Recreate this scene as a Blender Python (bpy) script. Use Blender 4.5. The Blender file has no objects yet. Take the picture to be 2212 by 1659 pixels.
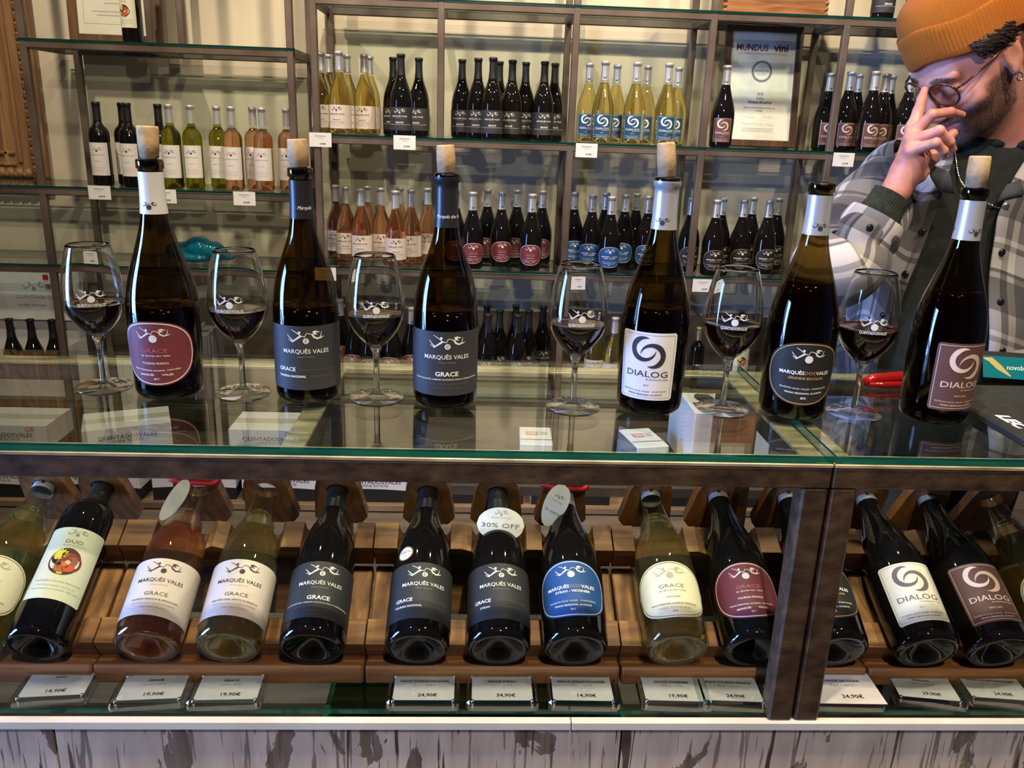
import bpy, math, random
import numpy as np
from mathutils import Vector, Matrix
random.seed(7)
rng = np.random.default_rng(7)
sc = bpy.context.scene
COL = sc.collection
R = math.radians

# ------------------------------------------------------------------ camera
FPX, IW, IH = 1800.0, 2212, 1659
CAM = Vector((0.0, 0.0, 1.41))
cam_m = Matrix.Rotation(R(-2.82), 3, 'Z') @ Matrix.Rotation(R(90 - 17.38), 3, 'X') @ Matrix.Rotation(R(2.03), 3, 'Z')
cd = bpy.data.cameras.new('camera')
cd.sensor_fit = 'HORIZONTAL'; cd.sensor_width = 36.0; cd.lens = FPX / IW * 36.0
cd.clip_start = 0.02; cd.clip_end = 60
camo = bpy.data.objects.new('camera', cd); COL.objects.link(camo)
camo.matrix_world = Matrix.Translation(CAM) @ cam_m.to_4x4()
sc.camera = camo

# ------------------------------------------------------------------ world, lights, exposure
w = bpy.data.worlds.new('world'); sc.world = w; w.use_nodes = True
w.node_tree.nodes['Background'].inputs[0].default_value = (0.50, 0.62, 0.85, 1)
w.node_tree.nodes['Background'].inputs[1].default_value = 0.12
sc.view_settings.view_transform = 'Standard'; sc.view_settings.look = 'None'
sc.view_settings.gamma = 1.0; sc.view_settings.exposure = 0.0
sc.view_settings.use_curve_mapping = False
sc.cycles.transparent_max_bounces = 24
sc.cycles.max_bounces = 10
sc.cycles.transmission_bounces = 10
sc.cycles.sample_clamp_indirect = 6.0
sc.cycles.adaptive_threshold = 0.02

def spot(name, loc, target, power, angle, col, blend=0.5, size=0.03):
    l = bpy.data.lights.new(name, 'SPOT'); l.energy = power; l.color = col
    l.spot_size = R(angle); l.spot_blend = blend; l.shadow_soft_size = size
    o = bpy.data.objects.new(name, l); COL.objects.link(o); o.location = loc
    o.rotation_euler = (Vector(target) - Vector(loc)).to_track_quat('-Z', 'Y').to_euler()
    return o
def area(name, loc, target, power, sx, sy, col):
    l = bpy.data.lights.new(name, 'AREA'); l.energy = power; l.color = col
    l.shape = 'RECTANGLE'; l.size = sx; l.size_y = sy
    o = bpy.data.objects.new(name, l); COL.objects.link(o); o.location = loc
    o.rotation_euler = (Vector(target) - Vector(loc)).to_track_quat('-Z', 'Y').to_euler()
    return o
WARM = (1.0, 0.83, 0.60)
# ceiling track spots over the shelves, over the counter, and wide fill lamps added at the end
SPOTS = [((-1.55, 2.45, 2.92), (-1.25, 3.6, 1.5), 104, 80), ((-0.35, 2.55, 2.92), (-0.1, 3.6, 1.35), 110, 80),
         ((0.75, 2.55, 2.92), (0.75, 3.6, 1.4), 128, 80), ((1.75, 2.45, 2.92), (1.5, 3.6, 1.4), 90, 80),
         ((-0.95, 0.55, 2.9), (-0.55, 1.05, 0.9), 54, 66), ((0.12, 0.62, 2.9), (0.1, 1.05, 0.9), 120, 66),
         ((0.95, 0.55, 2.9), (0.75, 1.1, 0.9), 108, 66),
         ((-0.75, 1.7, 2.9), (-0.7, 1.9, 0.0), 42, 150), ((0.85, 1.7, 2.9), (0.8, 1.9, 0.0), 42, 150), ((0.25, -0.7, 2.9), (0.15, 0.9, 0.9), 135, 100)]  # added fill lamps: two wide ones overhead, one behind the camera
# ------------------------------------------------------------------ pixel helpers (2212 x 1659 frame -> a point on a real plane)
def ray(px, py):
    return cam_m @ Vector(((px - IW / 2) / FPX, -(py - IH / 2) / FPX, -1.0))
def onY(px, py, Y):
    d = ray(px, py); return CAM + d * ((Y - CAM.y) / d.y)
def onZ(px, py, Z):
    d = ray(px, py); return CAM + d * ((Z - CAM.z) / d.z)
def depth_at(px, py, t):
    return CAM + ray(px, py) * t

# ------------------------------------------------------------------ materials
MATS = {}
def _new(name):
    m = bpy.data.materials.new(name); m.use_nodes = True
    return m, m.node_tree.nodes, m.node_tree.links, m.node_tree.nodes['Principled BSDF']
def plain(name, col, rough=0.5, metal=0.0, spec=0.5, coat=0.0, emit=None, trans=0.0, ior=1.45, sheen=0.0):
    if name in MATS: return MATS[name]
    m, n, l, b = _new(name)
    b.inputs['Base Color'].default_value = (*col, 1); b.inputs['Roughness'].default_value = rough
    b.inputs['Metallic'].default_value = metal; b.inputs['Specular IOR Level'].default_value = spec
    b.inputs['Coat Weight'].default_value = coat; b.inputs['Transmission Weight'].default_value = trans
    b.inputs['IOR'].default_value = ior; b.inputs['Sheen Weight'].default_value = sheen
    MATS[name] = m; return m
def noisy(name, c1, c2, scale=8.0, rough=0.6, stretch=(1, 1, 1), metal=0.0, lo=0.35, hi=0.65, bump=0.0, detail=6.0, c3=None, coat=0.0, bscale=None, dist=0.0):
    if name in MATS: return MATS[name]
    m, n, l, b = _new(name)
    tc = n.new('ShaderNodeTexCoord'); mp = n.new('ShaderNodeMapping'); mp.inputs['Scale'].default_value = stretch
    l.new(tc.outputs['Object'], mp.inputs[0])
    nz = n.new('ShaderNodeTexNoise'); nz.inputs['Scale'].default_value = scale; nz.inputs['Detail'].default_value = detail
    nz.inputs['Distortion'].default_value = dist
    l.new(mp.outputs[0], nz.inputs['Vector'])
    cr = n.new('ShaderNodeValToRGB'); e = cr.color_ramp.elements
    e[0].position = lo; e[0].color = (*c1, 1); e[1].position = hi; e[1].color = (*c2, 1)
    if c3: x = e.new((lo + hi) / 2); x.color = (*c3, 1)
    l.new(nz.outputs[0], cr.inputs[0]); l.new(cr.outputs[0], b.inputs['Base Color'])
    b.inputs['Roughness'].default_value = rough; b.inputs['Metallic'].default_value = metal; b.inputs['Coat Weight'].default_value = coat
    if bump:
        bp = n.new('ShaderNodeBump'); bp.inputs['Strength'].default_value = bump; bp.inputs['Distance'].default_value = 0.004
        src = nz
        if bscale:
            src = n.new('ShaderNodeTexNoise'); src.inputs['Scale'].default_value = bscale; l.new(mp.outputs[0], src.inputs['Vector'])
        l.new(src.outputs[0], bp.inputs['Height']); l.new(bp.outputs[0], b.inputs['Normal'])
    MATS[name] = m; return m
def thin_glass(name, tint, ior=1.5, gain=1.0, rough=0.0):
    """clear sheet: transmits tinted light straight through, mirrors by Fresnel"""
    if name in MATS: return MATS[name]
    m, n, l, b = _new(name); n.remove(b)
    out = [x for x in n if x.type == 'OUTPUT_MATERIAL'][0]
    t = n.new('ShaderNodeBsdfTransparent'); t.inputs[0].default_value = (*tint, 1)
    g = n.new('ShaderNodeBsdfGlossy'); g.inputs['Roughness'].default_value = rough; g.inputs[0].default_value = (1, 1, 1, 1)
    f = n.new('ShaderNodeFresnel'); ge = n.new('ShaderNodeNewGeometry')
    mi = n.new('ShaderNodeMapRange'); mi.inputs[3].default_value = ior; mi.inputs[4].default_value = 1.0 / ior
    l.new(ge.outputs['Backfacing'], mi.inputs[0]); l.new(mi.outputs[0], f.inputs[0])
    mm = n.new('ShaderNodeMath'); mm.operation = 'MULTIPLY'; mm.inputs[1].default_value = gain; mm.use_clamp = True
    mx = n.new('ShaderNodeMixShader')
    l.new(f.outputs[0], mm.inputs[0]); l.new(mm.outputs[0], mx.inputs[0]); l.new(t.outputs[0], mx.inputs[1]); l.new(g.outputs[0], mx.inputs[2])
    l.new(mx.outputs[0], out.inputs[0])
    MATS[name] = m; return m
def wood(name, c1, c2, c3, axis=0, scale=6.0, rough=0.45, coat=0.15):
    st = [14.0, 14.0, 14.0]; st[axis] = 1.2
    return noisy(name, c1, c2, scale=scale, rough=rough, stretch=tuple(st), lo=0.3, hi=0.72, bump=0.15, c3=c3, coat=coat, dist=0.6)

steel = noisy('raw_steel', (0.085, 0.054, 0.040), (0.20, 0.155, 0.125), 5, 0.48, (1, 1, 1), 0.35, 0.3, 0.72, c3=(0.135, 0.10, 0.08))
bronze = noisy('bronzed_steel', (0.024, 0.012, 0.005), (0.095, 0.052, 0.024), 60, 0.5, (0.6, 1, 1), 0.15, 0.3, 0.72, bump=0.3)
worn = noisy('worn_gilt_steel', (0.16, 0.11, 0.06), (0.62, 0.48, 0.28), 26, 0.45, (0.5, 2, 2), 0.35, 0.3, 0.65, bump=0.2)
rackwood = wood('rack_wood', (0.075, 0.027, 0.008), (0.37, 0.18, 0.056), (0.20, 0.085, 0.025), 0, 3.2, .6, 0)
rackwood_y = wood('rack_wood_upright', (0.08, 0.03, 0.009), (0.37, 0.18, 0.056), (0.205, 0.09, 0.026), 1, 3.0, .6, 0)
tongue_wood = wood('tongue_wood', (0.12, 0.04, 0.011), (0.42, 0.17, 0.045), (0.27, 0.10, 0.027), 2, 3.0)
glass_sheet = thin_glass('clear_sheet_glass', (0.86, 0.93, 0.905), 1.5, 0.85)
glass_edge = plain('green_glass_edge', (0.004, 0.10, 0.075), 0.12, 0, 0.6, trans=0.35)
glass_edge_dark = plain('dark_green_glass_edge', (0.003, 0.035, 0.028), 0.15, 0, 0.6)
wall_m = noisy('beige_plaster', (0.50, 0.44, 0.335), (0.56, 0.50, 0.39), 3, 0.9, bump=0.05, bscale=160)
paper = noisy('white_paper', (0.74, 0.73, 0.72), (0.80, 0.79, 0.77), 40, 0.7)
black_paint = plain('black_paint', (0.012, 0.012, 0.013), 0.45)

# ------------------------------------------------------------------ mesh builder
class MB:
    def __init__(s): s.v = []; s.f = []; s.m = []; s.sm = []
    def add(s, vs, fs, mi=0, smooth=False):
        o = len(s.v); s.v += [tuple(x) for x in vs]
        for f in fs: s.f.append(tuple(i + o for i in f)); s.m.append(mi); s.sm.append(smooth)
        return s
    def box(s, c, d, mi=0, rot=None, faces=None, fm=None):
        x, y, z = [q / 2 for q in d]; V = [Vector((a * x, b * y, e * z)) for a in (-1, 1) for b in (-1, 1) for e in (-1, 1)]
        if rot is not None: V = [rot @ p for p in V]
        c = Vector(c)
        F = [(0, 1, 3, 2), (4, 6, 7, 5), (0, 4, 5, 1), (2, 3, 7, 6), (0, 2, 6, 4), (1, 5, 7, 3)]  # -x +x -y +y -z +z
        for k, f in enumerate(F): s.add([c + V[i] for i in f], [(0, 1, 2, 3)], fm[k] if fm else mi)
        return s
    def bevbox(s, c, d, b=0.003, mi=0, rot=None):
        x, y, z = [q / 2 for q in d]; b = min(b, x * .9, y * .9, z * .9); c = Vector(c)
        import itertools
        P = {}; V = []
        for sx, sy, sz in itertools.product((-1, 1), repeat=3):
            for a in range(3):
                q = [sx * (x - b), sy * (y - b), sz * (z - b)]
                q[a] = [sx * x, sy * y, sz * z][a]
                P[(sx, sy, sz, a)] = len(V); V.append(Vector(q))
        F = []
        for a in range(3):
            o1, o2 = [i for i in range(3) if i != a]
            for sg in (-1, 1):
                def k(u, v):
                    t = [0, 0, 0]; t[a] = sg; t[o1] = u; t[o2] = v; return P[(*t, a)]
                q = [k(-1, -1), k(1, -1), k(1, 1), k(-1, 1)]
                F.append(q)
        for a, e in ((0, 1), (0, 2), (1, 2)):
            r = 3 - a - e
            for sa in (-1, 1):
                for se in (-1, 1):
                    def k(sr, ax):
                        t = [0, 0, 0]; t[a] = sa; t[e] = se; t[r] = sr; return P[(*t, ax)]
                    F.append([k(-1, a), k(1, a), k(1, e), k(-1, e)])
        for sx, sy, sz in itertools.product((-1, 1), repeat=3): F.append([P[(sx, sy, sz, 0)], P[(sx, sy, sz, 1)], P[(sx, sy, sz, 2)]])
        W = []
        for f in F:  # orient outward
            p = [V[i] for i in f]; nn = (p[1] - p[0]).cross(p[2] - p[0]); ce = sum(p, Vector()) / len(p)
            W.append(tuple(f) if nn.dot(ce) > 0 else tuple(reversed(f)))
        if rot is not None: V = [rot @ p for p in V]
        return s.add([c + p for p in V], W, mi)
    def lathe(s, prof, seg=32, mi=0, cap0=False, cap1=False, M=None, smooth=True):
        V = []; F = []
        for r, z in prof:
            for i in range(seg):
                a = 2 * math.pi * i / seg; p = Vector((r * math.cos(a), r * math.sin(a), z)); V.append(M @ p if M else p)
        for j in range(len(prof) - 1):
            for i in range(seg):
                k = (i + 1) % seg; F.append((j * seg + i, j * seg + k, (j + 1) * seg + k, (j + 1) * seg + i))
        s.add(V, F, mi, smooth)
        if cap0: s.add([V[i] for i in range(seg)], [tuple(reversed(range(seg)))], mi)
        if cap1: s.add([V[(len(prof) - 1) * seg + i] for i in range(seg)], [tuple(range(seg))], mi)
        return s
    def tube(s, pts, rad, seg=8, mi=0, caps=True, smooth=True):
        pts = [Vector(p) for p in pts]; n = len(pts)
        rads = rad if isinstance(rad, (list, tuple)) else [rad] * n
        up = None; V = []; F = []
        for k in range(n):
            t = (pts[min(k + 1, n - 1)] - pts[max(k - 1, 0)]).normalized()
            if up is None: up = t.orthogonal().normalized()
            up = (up - t * up.dot(t)).normalized(); bi = t.cross(up)
            for i in range(seg):
                a = 2 * math.pi * i / seg; V.append(pts[k] + (up * math.cos(a) + bi * math.sin(a)) * rads[k])
        for j in range(n - 1):
            for i in range(seg):
                k = (i + 1) % seg; F.append((j * seg + i, j * seg + k, (j + 1) * seg + k, (j + 1) * seg + i))
        if caps: F.append(tuple(reversed(range(seg)))); F.append(tuple((n - 1) * seg + i for i in range(seg)))
        return s.add(V, F, mi, smooth)
    def ball(s, c, r, seg=12, rings=8, mi=0, sc=(1, 1, 1), rot=None):
        c = Vector(c); V = []; F = []
        for j in range(rings + 1):
            ph = math.pi * j / rings
            for i in range(seg):
                a = 2 * math.pi * i / seg
                p = Vector((math.sin(ph) * math.cos(a) * r * sc[0], math.sin(ph) * math.sin(a) * r * sc[1], -math.cos(ph) * r * sc[2]))
                V.append(c + (rot @ p if rot is not None else p))
        for j in range(rings):
            for i in range(seg):
                k = (i + 1) % seg; F.append((j * seg + i, j * seg + k, (j + 1) * seg + k, (j + 1) * seg + i))
        return s.add(V, F, mi, True)
    def mesh(s, name, mats):
        me = bpy.data.meshes.new(name); me.from_pydata(s.v, [], s.f)
        for m in (mats if isinstance(mats, (list, tuple)) else [mats]): me.materials.append(m)
        me.polygons.foreach_set('material_index', s.m); me.polygons.foreach_set('use_smooth', s.sm)
        me.update(); return me
    def build(s, name, mats, parent=None, loc=None, rz=None):
        o = bpy.data.objects.new(name, s.mesh(name, mats)); COL.objects.link(o)
        if parent is not None: o.parent = parent
        if loc is not None: o.location = loc
        if rz is not None: o.rotation_euler = (0, 0, rz)
        return o
def tag(o, label=None, cat=None, group=None, kind=None):
    if label: o['label'] = label
    if cat: o['category'] = cat
    if group: o['group'] = group
    if kind: o['kind'] = kind
    return o
def empty(name, loc=(0, 0, 0), label=None, cat=None, group=None, mat=None):
    o = bpy.data.objects.new(name, None); COL.objects.link(o); o.empty_display_size = 0.05
    if mat is not None: o.matrix_world = mat
    else: o.location = loc
    return tag(o, label, cat, group)
def boxpart(name, c, d, mat, parent=None, b=0.0, rot=None):
    mb = MB()
    if b: mb.bevbox(c, d, b, 0, rot)
    else: mb.box(c, d, 0, rot)
    return mb.build(name, mat, parent)
ORD = ['first', 'second', 'third', 'fourth', 'fifth', 'sixth', 'seventh', 'eighth', 'ninth', 'tenth', 'eleventh', 'twelfth']

# ------------------------------------------------------------------ flat print (lettering, emblems) laid out in label millimetres
_tc = {}
def text_geo(s, bold=0.0):
    key = (s, bold)
    if key in _tc: return _tc[key]
    cu = bpy.data.curves.new('lettering', 'FONT'); cu.body = s; cu.resolution_u = 2; cu.offset = bold; cu.size = 1.0
    o = bpy.data.objects.new('lettering', cu); me = o.to_mesh()
    V = np.array([v.co[:] for v in me.vertices]) if len(me.vertices) else np.zeros((0, 3)); F = [tuple(p.vertices) for p in me.polygons]
    o.to_mesh_clear(); bpy.data.objects.remove(o); bpy.data.curves.remove(cu)
    _tc[key] = (V, F); return V, F
CAPH = 0.729
class Print:
    """collects flat shapes (x, y in mm) by colour, later wrapped on a surface"""
    def __init__(s): s.items = []
    def poly(s, V, F, col): s.items.append((np.asarray(V, float), F, col)); return s
    def text(s, t, x, y, h, w=None, col=(1, 1, 1), bold=0.0, align='c', shear=0.0, arc=0.0):
        V, F = text_geo(t, bold)
        if not len(V): return s
        V = V[:, :2].copy(); k = h / CAPH; x0, x1 = V[:, 0].min(), V[:, 0].max()
        kx = k if w is None else w / (x1 - x0)
        V[:, 0] = (V[:, 0] - (x0 + x1) / 2) * kx; V[:, 1] *= k
        V[:, 0] += V[:, 1] * shear
        ww = (x1 - x0) * kx
        V[:, 0] += x + (0 if align == 'c' else ww / 2 if align == 'l' else -ww / 2); 
        V[:, 1] += y - h / 2
        if arc: V[:, 1] += arc * ((V[:, 0] - x) / (ww / 2)) ** 2
        return s.poly(V, F, col)
    def ribbon(s, pts, wd, col):
        P = np.array(pts, float); n = len(P); wds = wd if isinstance(wd, (list, tuple, np.ndarray)) else [wd] * n
        V = []; 
        for k in range(n):
            t = P[min(k + 1, n - 1)] - P[max(k - 1, 0)]; t /= np.linalg.norm(t) + 1e-9; q = np.array([-t[1], t[0]]) * wds[k] / 2
            V += [P[k] + q, P[k] - q]
        return s.poly(V, [(2 * k, 2 * k + 1, 2 * k + 3, 2 * k + 2) for k in range(n - 1)], col)
    def disc(s, x, y, r, col, seg=20, ry=None):
        ry = ry or r; V = [(x, y)] + [(x + r * math.cos(6.2832 * i / seg), y + ry * math.sin(6.2832 * i / seg)) for i in range(seg)]
        return s.poly(V, [(0, 1 + i, 1 + (i + 1) % seg) for i in range(seg)], col)
    def ring(s, x, y, r, wd, col, seg=40, a0=0, a1=6.2832, taper=None):
        pts = []; ws = []
        for i in range(seg + 1):
            t = i / seg; a = a0 + (a1 - a0) * t; pts.append((x + r * math.cos(a), y + r * math.sin(a)))
            ws.append(wd if taper is None else wd * max(0.04, taper(t)))
        return s.ribbon(pts, ws, col)
    def rect(s, x, y, wd, h, col, nx=1):
        V = []; F = []
        for i in range(nx + 1):
            u = x - wd / 2 + wd * i / nx; V += [(u, y - h / 2), (u, y + h / 2)]
        return s.poly(V, [(2 * i, 2 * i + 2, 2 * i + 3, 2 * i + 1) for i in range(nx)], col)
    def outline(s, fn, wd, col, n=64):
        pts = [fn(6.2832 * i / n) for i in range(n + 1)]
        return s.ribbon(pts, wd, col)
    def emblem(s, x, y, k, col, ballr=0.13, ballcol=None, spiral=None):
        S = [([(-.50, -.02), (-.38, -.09), (-.24, .01), (-.13, .09)], [.012, .05, .06, .075]),
             ([(-.53, .12), (-.45, .02), (-.36, -.06)], [.02, .03, .04]),
             ([(-.40, .27), (-.28, .2), (-.14, .1)], [.015, .026, .03]),
             ([(-.14, .09), (-.02, .06), (.02, .15), (.07, .17)], [.035, .026, .024, .02]),
             ([(.05, .17), (.15, .14), (.21, .12)], [.02, .026, .035]),
             ([(.19, .14), (.24, .05), (.34, .0), (.46, .02), (.54, .06)], [.05, .07, .06, .035, .012]),
             ([(.38, .0), (.44, .06), (.47, .2)], [.04, .03, .012]),
             ([(.20, .2), (.29, .215), (.37, .19), (.41, .2)], [.03, .06, .035, .01]),
             ([(.24, .17), (.3, .13), (.34, .12)], [.03, .03, .015])]
        for p, wd in S: s.ribbon([(x + a * k, y + b * k) for a, b in p], [q * k * .85 for q in wd], col)
        s.disc(x - .17 * k, y + .185 * k, .04 * k, col, 10); s.disc(x + .26 * k, y + .165 * k, .045 * k, col, 10)
        s.disc(x + .01 * k, y - ballr * .75 * k, ballr * k, ballcol or col, 24)
        if spiral: s.ring(x + .02 * k, y - ballr * .8 * k, ballr * .45 * k, ballr * .22 * k, spiral, 12, 0.5, 5.4)
        return s
    def swirl(s, x, y, r, col, col2):
        for sg, c in ((1, col), (-1, col2)):
            ox, oy = -0.24 * r * sg, 0.24 * r * sg
            a0 = R(70) if sg > 0 else R(250)
            s.ring(x + ox, y + oy, r * .74, r * .34, c, 44, a0, a0 + R(285), taper=lambda t: min(1, (t / .22) ** .8 if t < .22 else 1, ((1 - t) / .42) ** .8 if t > .58 else 1))
        return s
    def mesh(s, name, fn, eps0=0.00025):
        """fn(u_m, v_m, lift_m) -> xyz"""
        mb = MB(); cols = []; k = 0
        for V, F, col in s.items:
            if col not in cols: cols.append(col)
            k += 1; e = eps0 + 0.000012 * k
            mb.add([fn(a / 1000, b / 1000, e) for a, b in V], F, cols.index(col), False)
        return mb.mesh(name, [ink(c) for c in cols])
def ink(c):
    nm = 'ink_%02x%02x%02x' % tuple(int(255 * min(1, q)) for q in c[:3])
    gilt = len(c) > 3
    return plain(nm + ('_foil' if gilt else ''), c[:3], 0.3 if gilt else 0.55, 0.75 if gilt else 0.0, 0.3)
def srgb(r, g, b):
    f = lambda c: ((c / 255 + 0.055) / 1.055) ** 2.4 if c > 10 else c / 255 / 12.92
    return (f(r), f(g), f(b))
# ================================================================== room shell
WALL_Y = 3.74
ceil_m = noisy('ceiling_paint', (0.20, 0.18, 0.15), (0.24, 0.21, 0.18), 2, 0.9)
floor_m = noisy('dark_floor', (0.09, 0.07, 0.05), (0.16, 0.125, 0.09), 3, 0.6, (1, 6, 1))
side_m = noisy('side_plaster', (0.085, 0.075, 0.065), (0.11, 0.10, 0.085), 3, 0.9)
def slab(name, lo, hi, mat):
    c = [(a + b) / 2 for a, b in zip(lo, hi)]; d = [b - a for a, b in zip(lo, hi)]
    return tag(boxpart(name, c, d, mat), kind='structure')
slab('floor', (-3.6, -2.6, -0.1), (3.6, WALL_Y + .1, 0), floor_m)
slab('ceiling', (-3.6, -2.6, 3.0), (3.6, WALL_Y + .1, 3.1), ceil_m)
slab('wall_back', (-3.6, WALL_Y, 0), (3.6, WALL_Y + .1, 3.0), wall_m)
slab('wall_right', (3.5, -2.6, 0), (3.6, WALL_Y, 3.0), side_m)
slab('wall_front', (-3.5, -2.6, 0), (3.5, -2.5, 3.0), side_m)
# left wall with a tall shop window
mb = MB()
WY0, WY1, WZ0, WZ1 = -0.05, 0.95, 0.08, 2.28
for lo, hi in (((-3.6, -2.6, 0), (-3.5, WY0, 3)), ((-3.6, WY1, 0), (-3.5, WALL_Y, 3)), ((-3.6, WY0, 0), (-3.5, WY1, WZ0)), ((-3.6, WY0, WZ1), (-3.5, WY1, 3))):
    mb.box([(a + b) / 2 for a, b in zip(lo, hi)], [b - a for a, b in zip(lo, hi)])
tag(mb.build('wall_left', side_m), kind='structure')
win = tag(empty('window_1', (-3.55, (WY0 + WY1) / 2, WZ0)), kind='structure')
fm = plain('window_frame_paint', (0.5, 0.5, 0.48), 0.5)
for nm, c, d in (('window_frame', (0, -.48, 1.1), (.06, .04, 2.2)), ('window_frame', (0, .48, 1.1), (.06, .04, 2.2)), ('window_frame', (0, 0, .02), (.06, .92, .04)), ('window_frame', (0, 0, 2.18), (.06, .92, .04)), ('mullion', (0, .3, 1.1), (.05, .025, 2.12))):
    boxpart(nm, c, d, fm, win)
boxpart('window_pane', (-.01, 0, 1.1), (.006, .94, 2.14), thin_glass('window_glass', (0.97, 0.98, 1.0)), win)
area('daylight_window', (-3.63, (WY0 + WY1) / 2, 1.17), (0, .46, 1.17), 135, 0.96, 2.16, (0.22, 0.42, 1.0)).data.spread = R(95)
# ceiling track spots and added fill lamps, all with spot heads
track_m = plain('track_black', (0.02, 0.02, 0.02), 0.4)
for k, (loc, tgt, pw, ang) in enumerate(SPOTS):
    d = (Vector(tgt) - Vector(loc)).normalized(); q = d.to_track_quat('Z', 'Y').to_matrix()
    root = empty('track_or_fill_spotlight', loc, 'black ceiling track spotlight or added fill lamp, %s counted from the shelves' % ORD[k], 'spotlight', 'ceiling spotlights')
    MT = q.to_4x4()
    mb = MB(); mb.lathe([(0.02, -0.16), (0.04, -0.15), (0.045, -0.02), (0.048, 0.0), (0.043, 0.0), (0.04, -0.03), (0.012, -0.1)], 20, M=MT)
    mb.build('lamp_housing', track_m, root)
    mb = MB(); mb.tube([d * -0.1, (0, 0, 3.0 - loc[2])], 0.008, 8); mb.build('lamp_arm', track_m, root)
    spot('track_or_fill_lamp', Vector(loc) + d * 0.02, tgt, pw, ang, WARM)

# ================================================================== steel shelving
SY = 3.33           # front face of the shelving
SB = 3.66           # back rails
T = 0.026
def shelf_unit(label, posts_f, posts_b, levels, x0, x1, name='shelving_unit', cat='shelving', ztop=2.35):
    root = empty(name, ((x0 + x1) / 2, (SY + SB) / 2, 0), label, cat)
    bx, by = (x0 + x1) / 2, (SY + SB) / 2
    def P(nm, lo, hi, mat=steel, b=0.003):
        boxpart(nm, ((lo[0] + hi[0]) / 2 - bx, (lo[1] + hi[1]) / 2 - by, (lo[2] + hi[2]) / 2), [hi[i] - lo[i] for i in range(3)], mat, root, b)
    for x, za, zb in posts_f: P('post', (x - T / 2, SY, za), (x + T / 2, SY + T, zb))
    for x, za, zb in posts_b: P('back_post', (x - T / 2, SB - T, za), (x + T / 2, SB, zb))
    for z, xa, xb, div in levels:
        P('front_rail', (xa, SY + .001, z - T), (xb, SY + T - .001, z)); P('back_rail', (xa, SB - T + .001, z - T), (xb, SB - .001, z))
        for x in sorted(set([xa + T / 2, xb - T / 2] + list(div))): P('cross_rail', (x - T / 2, SY + T, z - T), (x + T / 2, SB - T, z - .001))
        mbg = MB(); lo = (xa - bx, SY - .002 - by, z); hi = (xb - bx, SB - by, z + .008)
        mbg.box([(a + b) / 2 for a, b in zip(lo, hi)], [b - a for a, b in zip(lo, hi)], fm=[1, 1, 1, 1, 0, 0])
        mbg.build('glass_shelf', [glass_sheet, glass_edge_dark], root)
    return root
ZT, Z2, Z3, Z4 = 1.825, 1.338, 0.833, 0.345
MX = [-0.612, -0.144, 0.357, 0.871, 1.377, 1.885]
shelf_unit('tall rusty steel shelving with glass shelves filling the middle and right', [(MX[0], 0, 2.35), (MX[1], 0, 2.35), (MX[2], 0, 2.35), (MX[3], 0, 2.35), (MX[4], 0, 2.35), (MX[5], 0, 2.35)],
           [(x, 0, 2.35) for x in (MX[0] + .012, MX[2], MX[3], MX[4], MX[5])], [(z, MX[0] - T / 2, MX[5] + T / 2, MX[1:5]) for z in (ZT, Z2, Z3, Z4)], MX[0], MX[5])
LX = [-1.664, -1.204, -0.70]
LZ1, LZ2, LZ3, LZ4 = 1.638, 1.113, 0.812, 0.25
shelf_unit('rusty steel shelving with glass shelves on the far left', [(LX[0], 0, 2.35), (LX[1], LZ1, 2.35), (LX[2], 0, 2.35)],
           [(-1.61, 0, 2.35), (-1.19, LZ1, 2.35), (LX[2] + .015, 0, 2.35)],
           [(LZ1, LX[0] - T / 2, LX[2] + T / 2, [LX[1]]), (LZ2, LX[0] - .5, LX[2] + T / 2, [LX[0]]), (LZ3, LX[0] - .5, LX[2] + T / 2, [LX[0]]), (LZ4, LX[0] - .5, LX[2] + T / 2, [LX[0]])], LX[0], LX[2])

bk_m = noisy('brown_backboard', (0.060, 0.042, 0.028), (0.115, 0.085, 0.058), 3, 0.75, (.6, 1, 5))
for k, (xa, xb, zt_) in enumerate(((MX[0] + .03, MX[5] + .3, .598), (-2.6, MX[0] - .03, .60))):
    o = slab('trim_%d' % (k + 1), (xa, SB + .012, 0), (xb, SB + .034, zt_), bk_m)
# ================================================================== counter
CZ, CF, CB = 1.05, 0.891, 1.275
XL, XR, XS = -1.15, 1.35, 0.427
root = empty('display_counter', (0.1, 1.08, 0), 'long glass topped display counter with bronze steel frame and distressed white boards', 'counter')
OX, OY = 0.1, 1.08
def CP(nm, lo, hi, mat, b=0.002, par=root, label=None):
    o = boxpart(nm, ((lo[0] + hi[0]) / 2 - OX, (lo[1] + hi[1]) / 2 - OY, (lo[2] + hi[2]) / 2), [hi[i] - lo[i] for i in range(3)], mat, par, b)
    if label: o['label'] = label
    return o
GT = 0.0095
for k, (a, b) in enumerate(((XL, XS - .0015), (XS + .0015, XR))):
    mb = MB(); mb.box(((a + b) / 2 - OX, (CF + CB) / 2 - OY, CZ - GT / 2), (b - a, CB - CF, GT), fm=[1, 1, 1, 0, 0, 0])
    mb.build('glass_top', [glass_sheet, glass_edge], root)
ZR = CZ - GT - .0005
def Lrail(nm, lo, hi): # dark rail with a worn gilt upper strip
    CP(nm, lo, (hi[0], hi[1], hi[2] - .005), bronze)
    CP(nm + '_strip', (lo[0], lo[1] - .001, hi[2] - .005), (hi[0], hi[1] + .001, hi[2]), worn, 0.001)
Lrail('front_rail', (XL, CF, ZR - .032), (XS - .001, CF + .028, ZR)); Lrail('front_rail', (XS + .001, CF, ZR - .032), (XR, CF + .028, ZR))
Lrail('back_rail', (XL, CB - .028, ZR - .03), (XS - .001, CB, ZR)); Lrail('back_rail', (XS + .001, CB - .028, ZR - .03), (XR, CB, ZR))
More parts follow.
